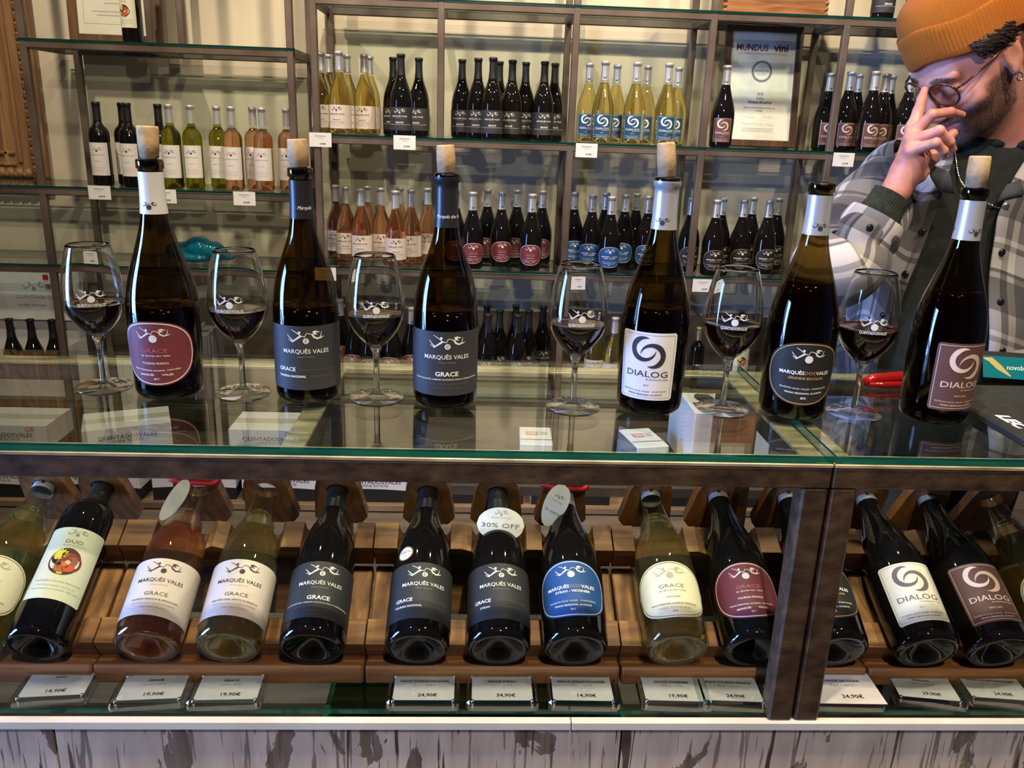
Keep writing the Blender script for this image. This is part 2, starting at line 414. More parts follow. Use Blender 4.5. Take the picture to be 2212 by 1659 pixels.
for xc in (-.21 - .014, XS - .03, XS + .002): Lrail('cross_rail', (xc, CF + .028, ZR - .03), (xc + .028, CB - .028, ZR))
ZL = 0.677
for xa, xb in ((XS - .0335, XS - .0015), (XS + .0015, XS + .0335)):
    CP('front_post', (xa, CF + .001, ZL), (xb, CF + .03, ZR - .032), bronze, .003)
    CP('back_post', (xa, CB - .03, ZL), (xb, CB - .001, ZR - .03), bronze, .003)
for xa in (XL, XR - .03, -.225):
    CP('back_post', (xa, CB - .03, ZL), (xa + .03, CB - .001, ZR - .03), bronze, .003)
ledge_m = noisy('cream_ledge', (0.62, 0.58, 0.50), (0.72, 0.68, 0.60), 6, 0.45)
for xa, xb in ((XL, .135), (.1365, XR)): CP('ledge', (xa, CF - .003, ZL - .0125), (xb, CF + .0085, ZL), ledge_m, .0012)
# lower glass plate the racks stand on, its bearer and the closed back of the base
mb = MB(); mb.box((0.1 - OX, (.914 + 1.25) / 2 - OY, ZL - .004), (XR - XL, 1.25 - .914, .008), fm=[1, 1, 1, 1, 0, 0]); mb.build('glass_deck', [glass_sheet, glass_edge], root)
CP('deck_bearer', (XL, 1.2, ZL - .035), (XR, 1.228, ZL - .0085), bronze)
inner_m = noisy('inner_board', (0.035, 0.025, 0.015), (0.075, 0.052, 0.03), 4, 0.7, (1, 8, 1))
CP('inner_shelf', (XL, .93, .40), (XR, 1.25, .42), inner_m)
# distressed painted boards of the counter front
def distressed(name, seed):
    m, n, l, b = _new(name)
    tc = n.new('ShaderNodeTexCoord'); mp = n.new('ShaderNodeMapping'); mp.inputs['Location'].default_value = (seed * 3.7, seed * 1.3, seed)
    l.new(tc.outputs['Object'], mp.inputs[0])
    def noise(scale, stretch, det=6, dist=0.0):
        q = n.new('ShaderNodeMapping'); q.inputs['Scale'].default_value = stretch; l.new(mp.outputs[0], q.inputs[0])
        z = n.new('ShaderNodeTexNoise'); z.inputs['Scale'].default_value = scale; z.inputs['Detail'].default_value = det; z.inputs['Distortion'].default_value = dist
        l.new(q.outputs[0], z.inputs['Vector']); return z
    def ramp(src, a, ca, b_, cb):
        r = n.new('ShaderNodeValToRGB'); e = r.color_ramp.elements; e[0].position = a; e[0].color = (*ca, 1); e[1].position = b_; e[1].color = (*cb, 1)
        l.new(src.outputs[0], r.inputs[0]); return r
    def mix(f, a, c):
        x = n.new('ShaderNodeMixRGB'); l.new(f.outputs[0], x.inputs[0]); l.new(a.outputs[0], x.inputs[1]); l.new(c.outputs[0], x.inputs[2]); return x
    paint = ramp(noise(30, (1.5, 1, .25)), .3, srgb(180, 162, 144), .7, srgb(208, 192, 174))
    bare = ramp(noise(40, (2, 1, .3)), .3, srgb(96, 80, 66), .7, srgb(134, 116, 98))
    peel = ramp(noise(10, (1.5, 1, .7), 6, .6), .60, (0, 0, 0), .612, (1, 1, 1))
    crack = ramp(noise(30, (2.6, 1, .13), 4, .35), .635, (0, 0, 0), .655, (1, 1, 1))
    crack2 = ramp(noise(90, (1.8, 1, .09), 3, .3), .60, (0, 0, 0), .635, (.7, .7, .7))
    dark = ramp(noise(20, (1, 1, 1)), .3, srgb(60, 44, 34), .7, srgb(104, 88, 74))
    c = mix(crack2, mix(crack, mix(peel, paint, bare), dark), dark)
    l.new(c.outputs[0], b.inputs['Base Color']); b.inputs['Roughness'].default_value = 0.6
    bp = n.new('ShaderNodeBump'); bp.inputs['Strength'].default_value = 0.4; bp.inputs['Distance'].default_value = 0.002; bp.invert = True
    l.new(peel.outputs[0], bp.inputs['Height']); l.new(bp.outputs[0], b.inputs['Normal'])
    return m
bx = [XL, -.52, .2035, .80, XR]
for k in range(4): CP('board', (bx[k] + .001, CF + .004, .12), (bx[k + 1] - .001, CF + .024, ZL - .0127), distressed('distressed_paint_%d' % k, k + 1), .001)
CP('plinth', (XL, CF + .03, 0), (XR, CB - .02, .12), black_paint)
CP('base_end', (XL, CF + .026, .12), (XL + .02, CB - .005, ZL - .04), inner_m); CP('base_end', (XR - .02, CF + .026, .12), (XR, CB - .005, ZL - .04), inner_m)
# brass pads at the seam of the two glass tops
for xx in (XS - .022, XS + .008): CP('glass_pad', (xx, CF + .002, CZ - GT - .0005), (xx + .014, CF + .012, CZ - GT + .001), plain('brass_pad', (.5, .36, .08), .35, .6))
# ================================================================== bottle kinds
def interp(prof, z):
    for (r0, z0), (r1, z1) in zip(prof, prof[1:]):
        if z0 <= z <= z1 and z1 > z0: return r0 + (r1 - r0) * (z - z0) / (z1 - z0)
    return prof[-1][0]
def smooth_prof(pts, n=3):
    """Catmull-Rom through (r,z) control points"""
    out = []
    for i in range(len(pts) - 1):
        p0 = pts[max(i - 1, 0)]; p1 = pts[i]; p2 = pts[i + 1]; p3 = pts[min(i + 2, len(pts) - 1)]
        for k in range(n):
            t = k / n
            out.append(tuple(.5 * (2 * p1[j] + (p2[j] - p0[j]) * t + (2 * p0[j] - 5 * p1[j] + 4 * p2[j] - p3[j]) * t * t + (3 * p1[j] - p0[j] - 3 * p2[j] + p3[j]) * t ** 3) for j in (0, 1)))
    out.append(pts[-1]); return out
BUR = [(.0424, .016), (.0424, .06), (.0424, .108), (.0408, .136), (.0385, .152), (.0352, .167), (.0306, .181), (.0252, .195), (.0204, .209), (.0170, .222), (.0150, .236), (.0140, .25), (.0137, .27), (.0137, .286)]
DIA = [(.0432, .016), (.0446, .06), (.0455, .098), (.0446, .124), (.0420, .143), (.0380, .160), (.0330, .176), (.0276, .192), (.0226, .208), (.0187, .223), (.0162, .238), (.0150, .254), (.0146, .272), (.0146, .290)]
BOR = [(.0375, .014), (.0375, .08), (.0375, .18), (.0372, .193), (.0350, .206), (.0295, .217), (.0215, .225), (.0165, .234), (.0146, .245), (.0140, .26), (.0138, .28), (.0138, .30)]
HALF = [(r * .8, z * .78) for r, z in BOR]
SHAPES = {}
for nm, ctl, lip in (('bur', BUR, .0158), ('dia', DIA, .0165), ('bor', BOR, .0152), ('half', HALF, .013)):
    body = smooth_prof(ctl, 2); zt = ctl[-1][1]; rb = ctl[0][0]
    base = [(.002, .020), (.012, .018), (rb * .55, .008), (rb * .74, .0015), (rb * .82, 0.0), (rb * .9, .0008), (rb * .965, .004), (rb * .995, .009)]
    top = [(lip, zt + .001), (lip, zt + .009), (lip * .96, zt + .0115), (lip * .62, zt + .012), (lip * .6, zt - .002)]
    SHAPES[nm] = dict(prof=base + body + top, body=body, zt=zt, H=zt + .012, lip=lip)
olive = thin_glass('olive_bottle_glass', (0.34, 0.25, 0.09), 1.52, 1.0)
clearb = thin_glass('clear_bottle_glass', (0.93, 0.94, 0.90), 1.5, 1.0)
greenb = thin_glass('green_bottle_glass', (0.62, 0.62, 0.22), 1.5, 1.0)
darkg = plain('dark_bottle_glass', (0.006, 0.005, 0.0045), 0.035, 0, 0.6)
redwine = plain('red_wine', (0.010, 0.003, 0.003), 0.08, 0, 0.5)
def liquid(name, col):
    return plain(name, col, 0.0, 0, 0.5, trans=0.975, ior=1.33)
white_w = liquid('white_wine', (0.96, 0.86, 0.45)); rose_w = liquid('rose_wine', (0.97, 0.50, 0.30)); gold_w = liquid('golden_wine', (0.98, 0.80, 0.34)); green_w = liquid('greenish_wine', (0.80, 0.76, 0.28)); pale_w = liquid('pale_wine', (0.96, 0.87, 0.40))
silver = noisy('silver_foil', (0.52, 0.52, 0.54), (0.64, 0.64, 0.66), 20, 0.32, (1, 1, .2), 0.55)
silver_dk = plain('grey_foil', (0.40, 0.39, 0.39), 0.35, 0.6)
blackcap = plain('black_capsule', (0.014, 0.014, 0.016), 0.38)
WHITE = (0.85, 0.84, 0.82); SIL = (0.72, 0.70, 0.66); GOLD = srgb(196, 150, 84); GREY = (0.10, 0.10, 0.105); INK = (0.03, 0.03, 0.035)
LG = (0.30, 0.30, 0.31)
def label_mat(nm, c): return noisy('label_' + nm, tuple(q * .94 for q in c), c, 300, 0.6, bump=0.06)

def se(w, h, p_top=2.6, p_bot=2.6, k=1.0):
    def fn(a):
        c, s_ = math.cos(a), math.sin(a); p = p_top if s_ > 0 else p_bot
        r = (abs(c) ** p + abs(s_) ** p) ** (-1 / p)
        return (r * c * w / 2 * k, r * s_ * h / 2 * k)
    return fn
def rr(w, h, rad, inset=0.0, n=64):
    w2, h2 = w / 2 - inset, h / 2 - inset; rd = max(.3, rad - inset)
    pts = []
    for cx, cy, a0 in ((w2 - rd, h2 - rd, 0), (-w2 + rd, h2 - rd, 90), (-w2 + rd, -h2 + rd, 180), (w2 - rd, -h2 + rd, 270)):
        for k in range(6): a = R(a0 + 18 * k); pts.append((cx + rd * math.cos(a), cy + rd * math.sin(a)))
    # densify the straight top and bottom so that they follow the curve of the bottle
    out = []
    for i, p in enumerate(pts):
        q = pts[(i + 1) % len(pts)]; nseg = max(1, int(math.hypot(q[0] - p[0], q[1] - p[1]) / 3))
        for k in range(nseg): out.append((p[0] + (q[0] - p[0]) * k / nseg, p[1] + (q[1] - p[1]) * k / nseg))
    return out
def sheet(pts, w, step=2.5):
    """fill an outline (mm) with vertical strips"""
    P = np.array(pts); xs = np.linspace(P[:, 0].min() + .01, P[:, 0].max() - .01, max(4, int(w / step)) + 1); V = []
    n = len(P)
    for x in xs:
        ys = []
        for i in range(n):
            a, b = P[i], P[(i + 1) % n]
            if (a[0] - x) * (b[0] - x) <= 0 and abs(a[0] - b[0]) > 1e-9: ys.append(a[1] + (b[1] - a[1]) * (x - a[0]) / (b[0] - a[0]))
        V += [(x, min(ys)), (x, max(ys))]
    return np.array(V), [(2 * i, 2 * i + 2, 2 * i + 3, 2 * i + 1) for i in range(len(xs) - 1)]

def lab_wrap(col, lines, w=232, h=85):   # the broad label of the family range
    c, acc, faint, body = lines['c'], lines.get('acc', lines['c']), lines.get('faint', LG), lines['body']
    p = Print(); p.emblem(0, 26, 44, c, .085, c, lines.get('spiral')); p.text('MARQUÊS VALES', 0, 9.5, 5.6, 60, c, .012)
    p.text('FAMILY ESTATE', 0, 2, 1.5, 22, faint)
    for t in body: p.text(*t)
    return dict(pts=rr(w, h, .5), w=w, h=h, col=col, pr=p)
def lab_round(col, c, border, items, w=103, h=85, flat=2.25, embl=None, bigball=.125):
    p = Print(); p.outline(se(w, h, 2.35, flat, .945), 1.1, border); p.emblem(0, 24, 40, embl or c, bigball, embl or c)
    for t in items: p.text(*t)
    fn = se(w, h, 2.35, flat)
    return dict(pts=[fn(6.2832 * i / 72) for i in range(72)], w=w, h=h, col=col, pr=p)
def lab_dialog(col, c, sw1, sw2, year, border=None, w=75, h=90, dcol=None):
    p = Print(); b = rr(w, h, 3, 3.2); p.ribbon(b + [b[0]], .6, border or c)
    p.swirl(1, 19, 19.5, sw1, sw2); p.text('DIALOG', 1, -9.5, 8.2, 55, dcol or c, .004)
    p.text('by Quinta dos Vales', 15, -16.6, 2.2, 30, c, .004, 'c', .3); p.text(year, 1, -25, 2.4, None, c)
    p.text('QUINTA DOS VALES · PORTUGAL', 0, -33.5, 1.9, 60, c, .004, 'c', 0, 1.2); p.text('VINHO REGIONAL ALGARVE', 0, -38, 1.9, 46, c, .02, 'c', 0, .8)
    return dict(pts=rr(w, h, 3), w=w, h=h, col=col, pr=p)
def by(x, y, c): return ('by Quinta dos Vales', x, y, 2.3, 36, c, .006, 'c', .3)
FAINT_D = (0.11, 0.11, 0.115)
LABELS = {}
def mk():
    D = srgb(46, 46, 49); L = LABELS
    tn = lambda a: [('GRACE', -26, -14.5, 5.2, 24, WHITE, .02), ('QUINTA DOS VALES ALGARVE', 15, -15, 2.0, 46, FAINT_D), *a]
    L['nacional'] = lab_wrap(label_mat('charcoal', D), dict(c=SIL, spiral=INK, body=tn([('TOURIGA NACIONAL', -20, -24, 2.9, 38, WHITE, .03), ('· VINHO TINTO 2017', 20, -24, 2.4, 36, FAINT_D)])))
    L['syrah'] = lab_wrap(label_mat('charcoal', D), dict(c=SIL, spiral=INK, body=tn([('SYRAH', -22, -24, 2.9, 14, WHITE, .03), ('· VINHO TINTO 2014', 8, -24, 2.4, 36, FAINT_D)])))
    L['grace'] = lab_wrap(label_mat('charcoal', D), dict(c=SIL, spiral=INK, body=[('GRACE', 0, -13, 6, 30, WHITE, .02), ('ALICANTE BOUSCHET, CABERNET SAUVIGNON, SYRAH & TOURIGA NACIONAL', 0, -20.5, 1.9, 92, SIL, .02), ('QUINTA DOS VALES ALGARVE', 0, -26.5, 2.4, 60, FAINT_D), ('VINHO TINTO 2018', 0, -32, 2.2, 36, FAINT_D)]))
    Wc = srgb(220, 206, 196); dk = srgb(70, 64, 66); md = srgb(150, 140, 136)
    for nm, g in (('rose', 'TOURIGA FRANCA & ARAGONEZ'), ('branco', 'MALVASIA FINA, ARINTO & VERDELHO')):
        L[nm] = lab_wrap(label_mat('blush_white', Wc), dict(c=dk, faint=md, body=[('GRACE', 0, -11, 5.6, 30, dk, .0), (g, 0, -19.5, 2.3, 62, dk, .01), ('QUINTA DOS VALES ALGARVE', 0, -25.5, 2.3, 56, md), ('VINHO ROSÉ 2022' if nm == 'rose' else 'VINHO BRANCO 2022', 0, -31, 2.0, 34, md)]))
    MR = srgb(112, 46, 56); GR = srgb(190, 110, 104)
    L['franca'] = lab_round(label_mat('maroon', MR), WHITE, WHITE, [('GRACE', 0, 4.5, 5.4, 33, GR), by(1, -2, WHITE), ('TOURIGA FRANCA', 0, -12.2, 2.8, 34, WHITE, .01), ('VINHO REGIONAL ALGARVE · PORTUGAL', 0, -21.8, 1.8, 62, WHITE, .02, 'c', 0, 1.6), ('MARQUÊS', -12, -27.6, 2.5, 19, WHITE, .02), ('VALES', 14, -27.4, 2.5, 14, WHITE, .02), ('2017', 0, -33.2, 2.5, None, WHITE, .02)], embl=SIL)
    BK = srgb(28, 27, 28)
    L['escolha'] = lab_round(label_mat('black', BK), WHITE, GOLD, [('MARQUÊS', -18.5, 2, 4.6, 31, WHITE, .02), ('DOS', 4.5, 2, 4.6, 13.5, GOLD, 0), ('VALES', 22, 2, 4.6, 20, WHITE, .02), ('GRANDE ESCOLHA', 1, -5.2, 3.3, 46, GOLD, .02), ('QUINTA DOS VALES · PORTUGAL', 0, -19.6, 2.3, 64, WHITE, .0, 'c', 0, 1.6), ('VINHO REGIONAL ALGARVE', 0, -25.6, 2.3, 50, WHITE, .02, 'c', 0, 1), ('2015', 0, -32, 2.7, None, WHITE, .03)], embl=SIL)
    BL = srgb(28, 78, 142)
    L['azul'] = lab_round(label_mat('blue', BL), WHITE, WHITE, [('MARQUÊS', -19, 2, 4.8, 31, WHITE, .02), ('DOS', 4.5, 2, 4.8, 14, LG, 0), ('VALES', 22.5, 2, 4.8, 20, WHITE, .02), ('SYRAH - VIOGNIER', 1, -5.2, 3.6, 48, WHITE, .02), ('QUINTA DOS VALES · PORTUGAL', 0, -20, 2.3, 66, WHITE, .0, 'c', 0, 1.6), ('VINHO REGIONAL ALGARVE', 0, -26, 2.3, 52, WHITE, .03, 'c', 0, 1), ('2017', 0, -32.4, 2.7, None, WHITE, .02)], embl=SIL, flat=2.9)
    CR = srgb(226, 220, 190); G2 = srgb(120, 112, 88); G3 = srgb(176, 168, 140)
    L['viognier'] = lab_round(label_mat('cream', CR), G2, G2, [('GRACE', 0, 4.5, 5.6, 34, G2), by(1, -2.4, G2), ('VIOGNIER', 0, -12.4, 2.8, 20, G2), ('VINHO REGIONAL ALGARVE · PORTUGAL', 0, -22.4, 2.0, 66, G2, .02, 'c', 0, 1.6), ('MARQUÊSDOSVALES', 0, -28, 3, 44, G3), ('2020', 0, -33.4, 2.6, None, G2, .01)], embl=G3, flat=2.7)
    L['franca2'] = L['franca']
    WD = srgb(222, 219, 222); sd = srgb(52, 50, 56); sm = srgb(96, 92, 98)
    L['dialog_w'] = lab_dialog(label_mat('dialog_white', WD), sd, sd, sd, '2014', srgb(160, 156, 162))
    L['dialog_c'] = lab_dialog(label_mat('dialog_cream', srgb(228, 222, 205)), srgb(110, 96, 92), srgb(112, 98, 100), srgb(112, 98, 100), '2014', srgb(170, 160, 150))
    BR = srgb(96, 64, 60); PK = srgb(226, 206, 196)
    L['dialog_r'] = lab_dialog(label_mat('dialog_brown', BR), PK, PK, srgb(206, 180, 160), 'TINTO 2018')
    L['dialog_b'] = lab_dialog(label_mat('dialog_blue', srgb(22, 72, 108)), WHITE, WHITE, WHITE, 'BRANCO')
    # duo: tall pale label with a round painted picture
    p = Print(); dg = srgb(150, 148, 128); p.emblem(0, 46, 26, dg, .1); p.text('DUO', 0, 33, 5.4, 22, srgb(110, 100, 84)); p.text('by Quinta dos Vales', 2, 27.2, 2.2, 30, dg, 0, 'c', .3)
    p.disc(-2, 1, 20, srgb(84, 40, 34), 28, 21); p.disc(-7, 7, 13, srgb(40, 24, 24), 22, 13); p.disc(4, 0, 15.5, srgb(134, 62, 46), 24, 15); p.disc(-4, -7, 9, srgb(178, 104, 52), 20, 10)
    p.disc(5, -6, 7.5, srgb(204, 92, 52), 18, 8); p.disc(8, 3, 6, srgb(150, 96, 84), 16, 7); p.disc(2, 0, 3.2, srgb(232, 196, 170), 12); p.disc(-1, -4, 3, srgb(226, 110, 60), 12)
    st = [(-10, 11)]; 
    for i in range(29): rr_ = 10.5 if i % 2 else 7.2; st.append((-10 + rr_ * math.cos(6.2832 * i / 28), 11 + rr_ * .9 * math.sin(6.2832 * i / 28)))
    p.poly(st, [(0, i, i + 1) for i in range(1, 29)], srgb(214, 206, 66)); p.disc(-6, 4, 6.5, srgb(120, 54, 44), 16, 3.5)
    p.disc(-3, -17.5, 4, srgb(206, 188, 70), 10, 1.6)
    p.text('ARAGONEZ & TOURIGA FRANCA 2018', 0, -30, 2.5, 60, dg, 0, 'c', 0, 1.5); p.text('MARQUÊSDOSVALES', 0, -36.5, 2.5, 50, srgb(186, 184, 164), 0, 'c', 0, 1.2); p.text('VINHO REGIONAL ALGARVE · PORTUGAL', 0, -42, 2.0, 62, dg, 0, 'c', 0, 1.2)
    L['duo'] = dict(pts=rr(80, 112, 2), w=80, h=112, col=label_mat('duo_cream', srgb(216, 218, 192)), pr=p)
    # small tall white labels of the left shelf
    for nm, ac in (('white_dk', srgb(170, 150, 120)), ('white_bl', srgb(70, 90, 160)), ('white_pk', srgb(196, 110, 150))):
        p = Print(); p.emblem(0, 34, 40, ac, .1, INK); p.text('MARQUÊS DOS VALES', 0, 16, 4.2, 52, srgb(120, 110, 110), 0)
        p.text('SELECTA', 0, -8, 3, 22, srgb(140, 130, 126)); p.rect(0, -30, 46, 1.2, srgb(196, 190, 184), 6); p.rect(0, -37, 50, 1.2, srgb(190, 184, 180), 6); p.rect(0, -44, 38, 1.2, srgb(196, 190, 184), 6)
        L[nm] = dict(pts=rr(86, 122, 1), w=86, h=122, col=label_mat('tall_white', srgb(222, 218, 214)), pr=p)
mk()

# kind -> shape, glass, wine material, fill height, capsule (mat, z0, z1), label key, label bottom z, label yaw
def K(shape, glass, wine, fill, cap, lab, zb, txt=None, full=True, seg=32): return dict(shape=shape, glass=glass, wine=wine, fill=fill, cap=cap, lab=lab, zb=zb, txt=txt, seg=seg, full=full)
CAPD = (blackcap, .222, 1); CAPS = (silver, .232, 1); CAPSD = (silver, .240, 1); CAPG = (silver_dk, .262, 1)
KINDS = {
 # opened bottles on the counter (capsule cut under the lip)
 't_franca': K('dia', olive, redwine, .118, (noisy('white_foil', (.66, .65, .63), (.74, .73, .71), 20, .38, (1, 1, .2), .25), .236, 0), 'franca', .021, 'fig', seg=56),
 't_nacional': K('bur', olive, redwine, .124, (blackcap, .236, 0), 'nacional', .02, 'Marquês', seg=56),
 't_grace': K('bur', olive, redwine, .126, (blackcap, .232, 2), 'grace', .02, 'Marquês dos Vales', seg=56),
 't_dialog_w': K('dia', olive, redwine, .138, (silver, .238, 2), 'dialog_w', .022, 'fig', seg=56),
 't_escolha': K('dia', olive, redwine, .178, (silver, .238, 0), 'escolha', .022, 'fig', seg=56),
 't_dialog_r': K('dia', olive, redwine, .172, (silver, .238, 0), 'dialog_r', .022, 'fig', seg=56),
 # rack
 'r_duo': K('bor', darkg, None, 0, CAPD, 'duo', .05, seg=48), 'r_rose': K('bur', clearb, rose_w, .214, None, 'rose', .024, seg=48), 'r_branco': K('bur', clearb, pale_w, .214, None, 'branco', .024, seg=48),
 'r_grace': K('bur', darkg, None, 0, CAPD, 'grace', .022, seg=48), 'r_nacional': K('bur', darkg, None, 0, CAPD, 'nacional', .022, seg=48), 'r_syrah': K('bur', darkg, None, 0, CAPD, 'syrah', .022, seg=48),
 'r_azul': K('dia', darkg, None, 0, CAPS, 'azul', .026, seg=48), 'r_viognier': K('dia', clearb, pale_w, .216, (silver, .252, 1), 'viognier', .026, 'fig', seg=48), 'r_franca': K('dia', darkg, None, 0, (silver, .252, 1), 'franca', .026, 'fig', seg=48),
 'r_escolha': K('dia', darkg, None, 0, (silver, .252, 1), 'escolha', .026, 'fig', seg=48), 'r_dialog_w': K('dia', darkg, None, 0, (silver, .252, 1), 'dialog_c', .024, 'fig', seg=48), 'r_dialog_r': K('dia', darkg, None, 0, (silver, .252, 1), 'dialog_r', .024, 'fig', seg=48),
 'r_gold': K('dia', clearb, gold_w, .214, None, 'viognier', .024, seg=48),
 # shelves
 's_white': K('bur', clearb, gold_w, .225, CAPS, 'branco', .022, seg=24), 's_dark': K('bur', darkg, None, 0, CAPD, 'grace', .022, seg=24), 's_dialog_b': K('dia', clearb, gold_w, .225, CAPS, 'dialog_b', .02, 'fig', seg=24),
 's_dialog_r': K('dia', darkg, None, 0, CAPS, 'dialog_r', .02, 'fig', seg=24), 's_rose': K('bur', clearb, rose_w, .225, CAPS, 'rose', .03, seg=24), 's_franca': K('dia', darkg, None, 0, CAPS, 'franca', .022, 'fig', seg=24),
 's_azul': K('dia', darkg, None, 0, CAPS, 'azul', .022, 'fig', seg=24), 's_escolha': K('dia', darkg, None, 0, CAPS, 'escolha', .022, 'fig', seg=24),
 's_bor_dark': K('bor', darkg, None, 0, (blackcap, .245, 1), 'white_dk', .042, seg=24), 's_bor_green': K('bor', greenb, green_w, .235, (silver, .245, 1), 'white_bl', .042, seg=24), 's_bor_rose': K('bor', clearb, rose_w, .235, (silver, .245, 1), 'white_pk', .042, seg=24),
 's_duo': K('bor', darkg, None, 0, CAPD, 'duo', .05, seg=24), 's_half': K('half', darkg, None, 0, (plain('gold_foil', (.55, .42, .18), .35, .6), .19, 1), None, 0, seg=24),
}
_km = {}
def kind_meshes(kind):
    if kind in _km: return _km[kind]
    k = KINDS[kind]; S = SHAPES[k['shape']]; seg = k['seg']; out = []
    mb = MB(); mb.lathe(S['prof'], seg); out.append(('bottle_glass', mb.mesh('bottle_glass', k['glass']), None, None))
    if k['wine']:
        zf = k['fill']; pr = [(max(.0, r - .0022), z + (.003 if z < .02 else 0)) for r, z in S['prof'][:len(S['prof']) - 5] if z + .003 <= zf]
        rt = interp(S['body'], zf) - .0022; pr += [(rt, zf), (rt * .5, zf), (.0005, zf)]
        pr[0] = (.0005, pr[0][1])
        mb = MB(); mb.lathe(pr, seg); out.append(('wine', mb.mesh('wine', k['wine']), None, None))
    if k['cap']:
        m, z0, mode = k['cap']; pr = [(interp(S['body'], z0) + .0004, z0)] + [(r + .0006, z) for r, z in S['body'] if z > z0 + .002]
        lip, zt = S['lip'], S['zt']
        if mode == 0: pr = [p for p in pr if p[1] < zt - .008] + [(S['body'][-1][0] + .0008, zt - .003)]
        elif mode == 2: pr += [(lip + .0006, zt + .001), (lip + .0006, zt + .0075)]
        else: pr += [(lip + .0006, zt + .0008), (lip + .0006, zt + .0105), (lip * .9, zt + .0128), (.0005, zt + .013)]
        mb = MB(); mb.lathe(pr, seg); out.append(('capsule', mb.mesh('capsule', m), None, None))
        if k['txt'] and z0 < .256:
            p = Print(); zc = z0 * 1000 + 9
            if k['txt'] == 'fig':
                for a in (-34, 0, 34) if seg > 50 else (0,): p.emblem(a, zc + 2, 17, INK, .17)
            else: p.text(k['txt'], 4, zc + 5, 4.6, 17 if len(k['txt']) < 9 else 36, SIL, .0, 'c', .35)
            rc = S['body'][-1][0]
            out.append(('capsule_print', p.mesh('capsule_print', lambda u, v, e: (math.sin(u / rc) * (interp(pr, v) + e), -math.cos(u / rc) * (interp(pr, v) + e), v)), 'capsule', None))
    if k['lab']:
        L = LABELS[k['lab']]; zc = k['zb'] + L['h'] / 2000; body = S['body']; rm = interp(body, zc)
        def wrap(u, v, e, body=body, rm=rm, zc=zc):
            z = zc + v; r = interp(body, z) + e; a = u / rm; return (math.sin(a) * r, -math.cos(a) * r, z)
        pts, fc = sheet(L['pts'], L['w'])
        V2 = []; F2 = []; nrow = 4
        for i in range(len(pts) // 2):
            for j in range(nrow + 1): V2.append(pts[2 * i] + (pts[2 * i + 1] - pts[2 * i]) * j / nrow)
        for i in range(len(pts) // 2 - 1):
            for j in range(nrow): a = i * (nrow + 1) + j; F2.append((a, a + nrow + 1, a + nrow + 2, a + 1))
        mb = MB(); mb.add([wrap(a / 1000, b / 1000, .0004) for a, b in V2], F2, 0, True)
        out.append(('label', mb.mesh('label', L['col']), None, None))
        out.append(('print', L['pr'].mesh('print', wrap, .0006), 'label', None))
    _km[kind] = out; return out
def bottle(kind, mat, label, group=None, yaw=0.0, name='wine_bottle'):
    """one bottle = Empty at its base + copies of the parts of its kind"""
    root = empty(name, label=label, cat='bottle', group=group, mat=mat)
    made = {}
    for nm, me, par, _ in kind_meshes(kind):
        o = bpy.data.objects.new(nm, me); COL.objects.link(o); made[nm] = o
        o.parent = made[par] if par else root
        if not par: o.rotation_euler = (0, 0, yaw)
    return root
# ================================================================== opened bottles, corks and glasses on the counter
TR = Matrix.Translation
tops = [('t_franca', 369, 845, 0, 'opened red wine bottle with rounded maroon label and white foil neck'),
        ('t_nacional', 668, 853, 9, 'opened bottle with broad charcoal label reading TOURIGA NACIONAL, standing on counter'),
        ('t_grace', 961, 865, 5, 'opened bottle with charcoal label and centred heading, middle of the counter'),
        ('t_dialog_w', 1400, 877, -21, 'opened bottle with white square swirl label and silver neck on counter'),
        ('t_escolha', 1707, 888, -5, 'uncorked bottle with black gold-rimmed oval label on the counter'),
        ('t_dialog_r', 2012, 898, 7, 'opened bottle with brown square swirl label before the man in plaid')]
top_pos = []
for kind, px, py, yaw, lab in tops:
    p = onZ(px, py, CZ); p.z = CZ + .0004; top_pos.append(p)
    bottle(kind, TR(p), lab, 'opened bottles on the counter', R(yaw))
cork_m = noisy('cork', (0.26, 0.16, 0.075), (0.47, 0.32, 0.17), 60, 0.85, bump=0.5, lo=.3, hi=.6)
corks = [(0, (318, 272), .013, .0112, 'turned-over barrel shaped cork in the maroon labelled bottle'), (1, (641, 300), .0122, .0118, 'cork standing in the bottle labelled TOURIGA NACIONAL'),
         (2, (962, 313), .0112, .0112, 'cork standing in the middle charcoal labelled opened bottle'), (3, (1439, 308), .0112, .0112, 'cork standing in the bottle with white swirl label'), (5, (2118, 337), .0125, .0122, 'stained cork leaning in the bottle in front of the man')]
for i, (px, py), r1, r0, lab in corks:
    S = SHAPES[KINDS[tops[i][0]]['shape']]; b = Vector((top_pos[i].x, top_pos[i].y, CZ + S['H'] - .012)); t = onY(px, py, top_pos[i].y)
    ax = (t - b); Lc = ax.length; q = ax.to_track_quat('Z', 'Y').to_matrix().to_4x4()
    mb = MB(); rb = .0088; k1 = .013 / Lc
    mb.lathe([(.001, 0), (rb, .0005), (rb, Lc * k1), (r0, Lc * (k1 + .02)), (r0 * .5 + r1 * .5 + .0006, Lc * .62), (r1, Lc * .96), (r1 * .93, Lc), (.0005, Lc)], 24)
    o = mb.build('cork', cork_m); o.matrix_world = TR(b) @ q
    tag(o, lab, 'cork', 'corks in the opened bottles')

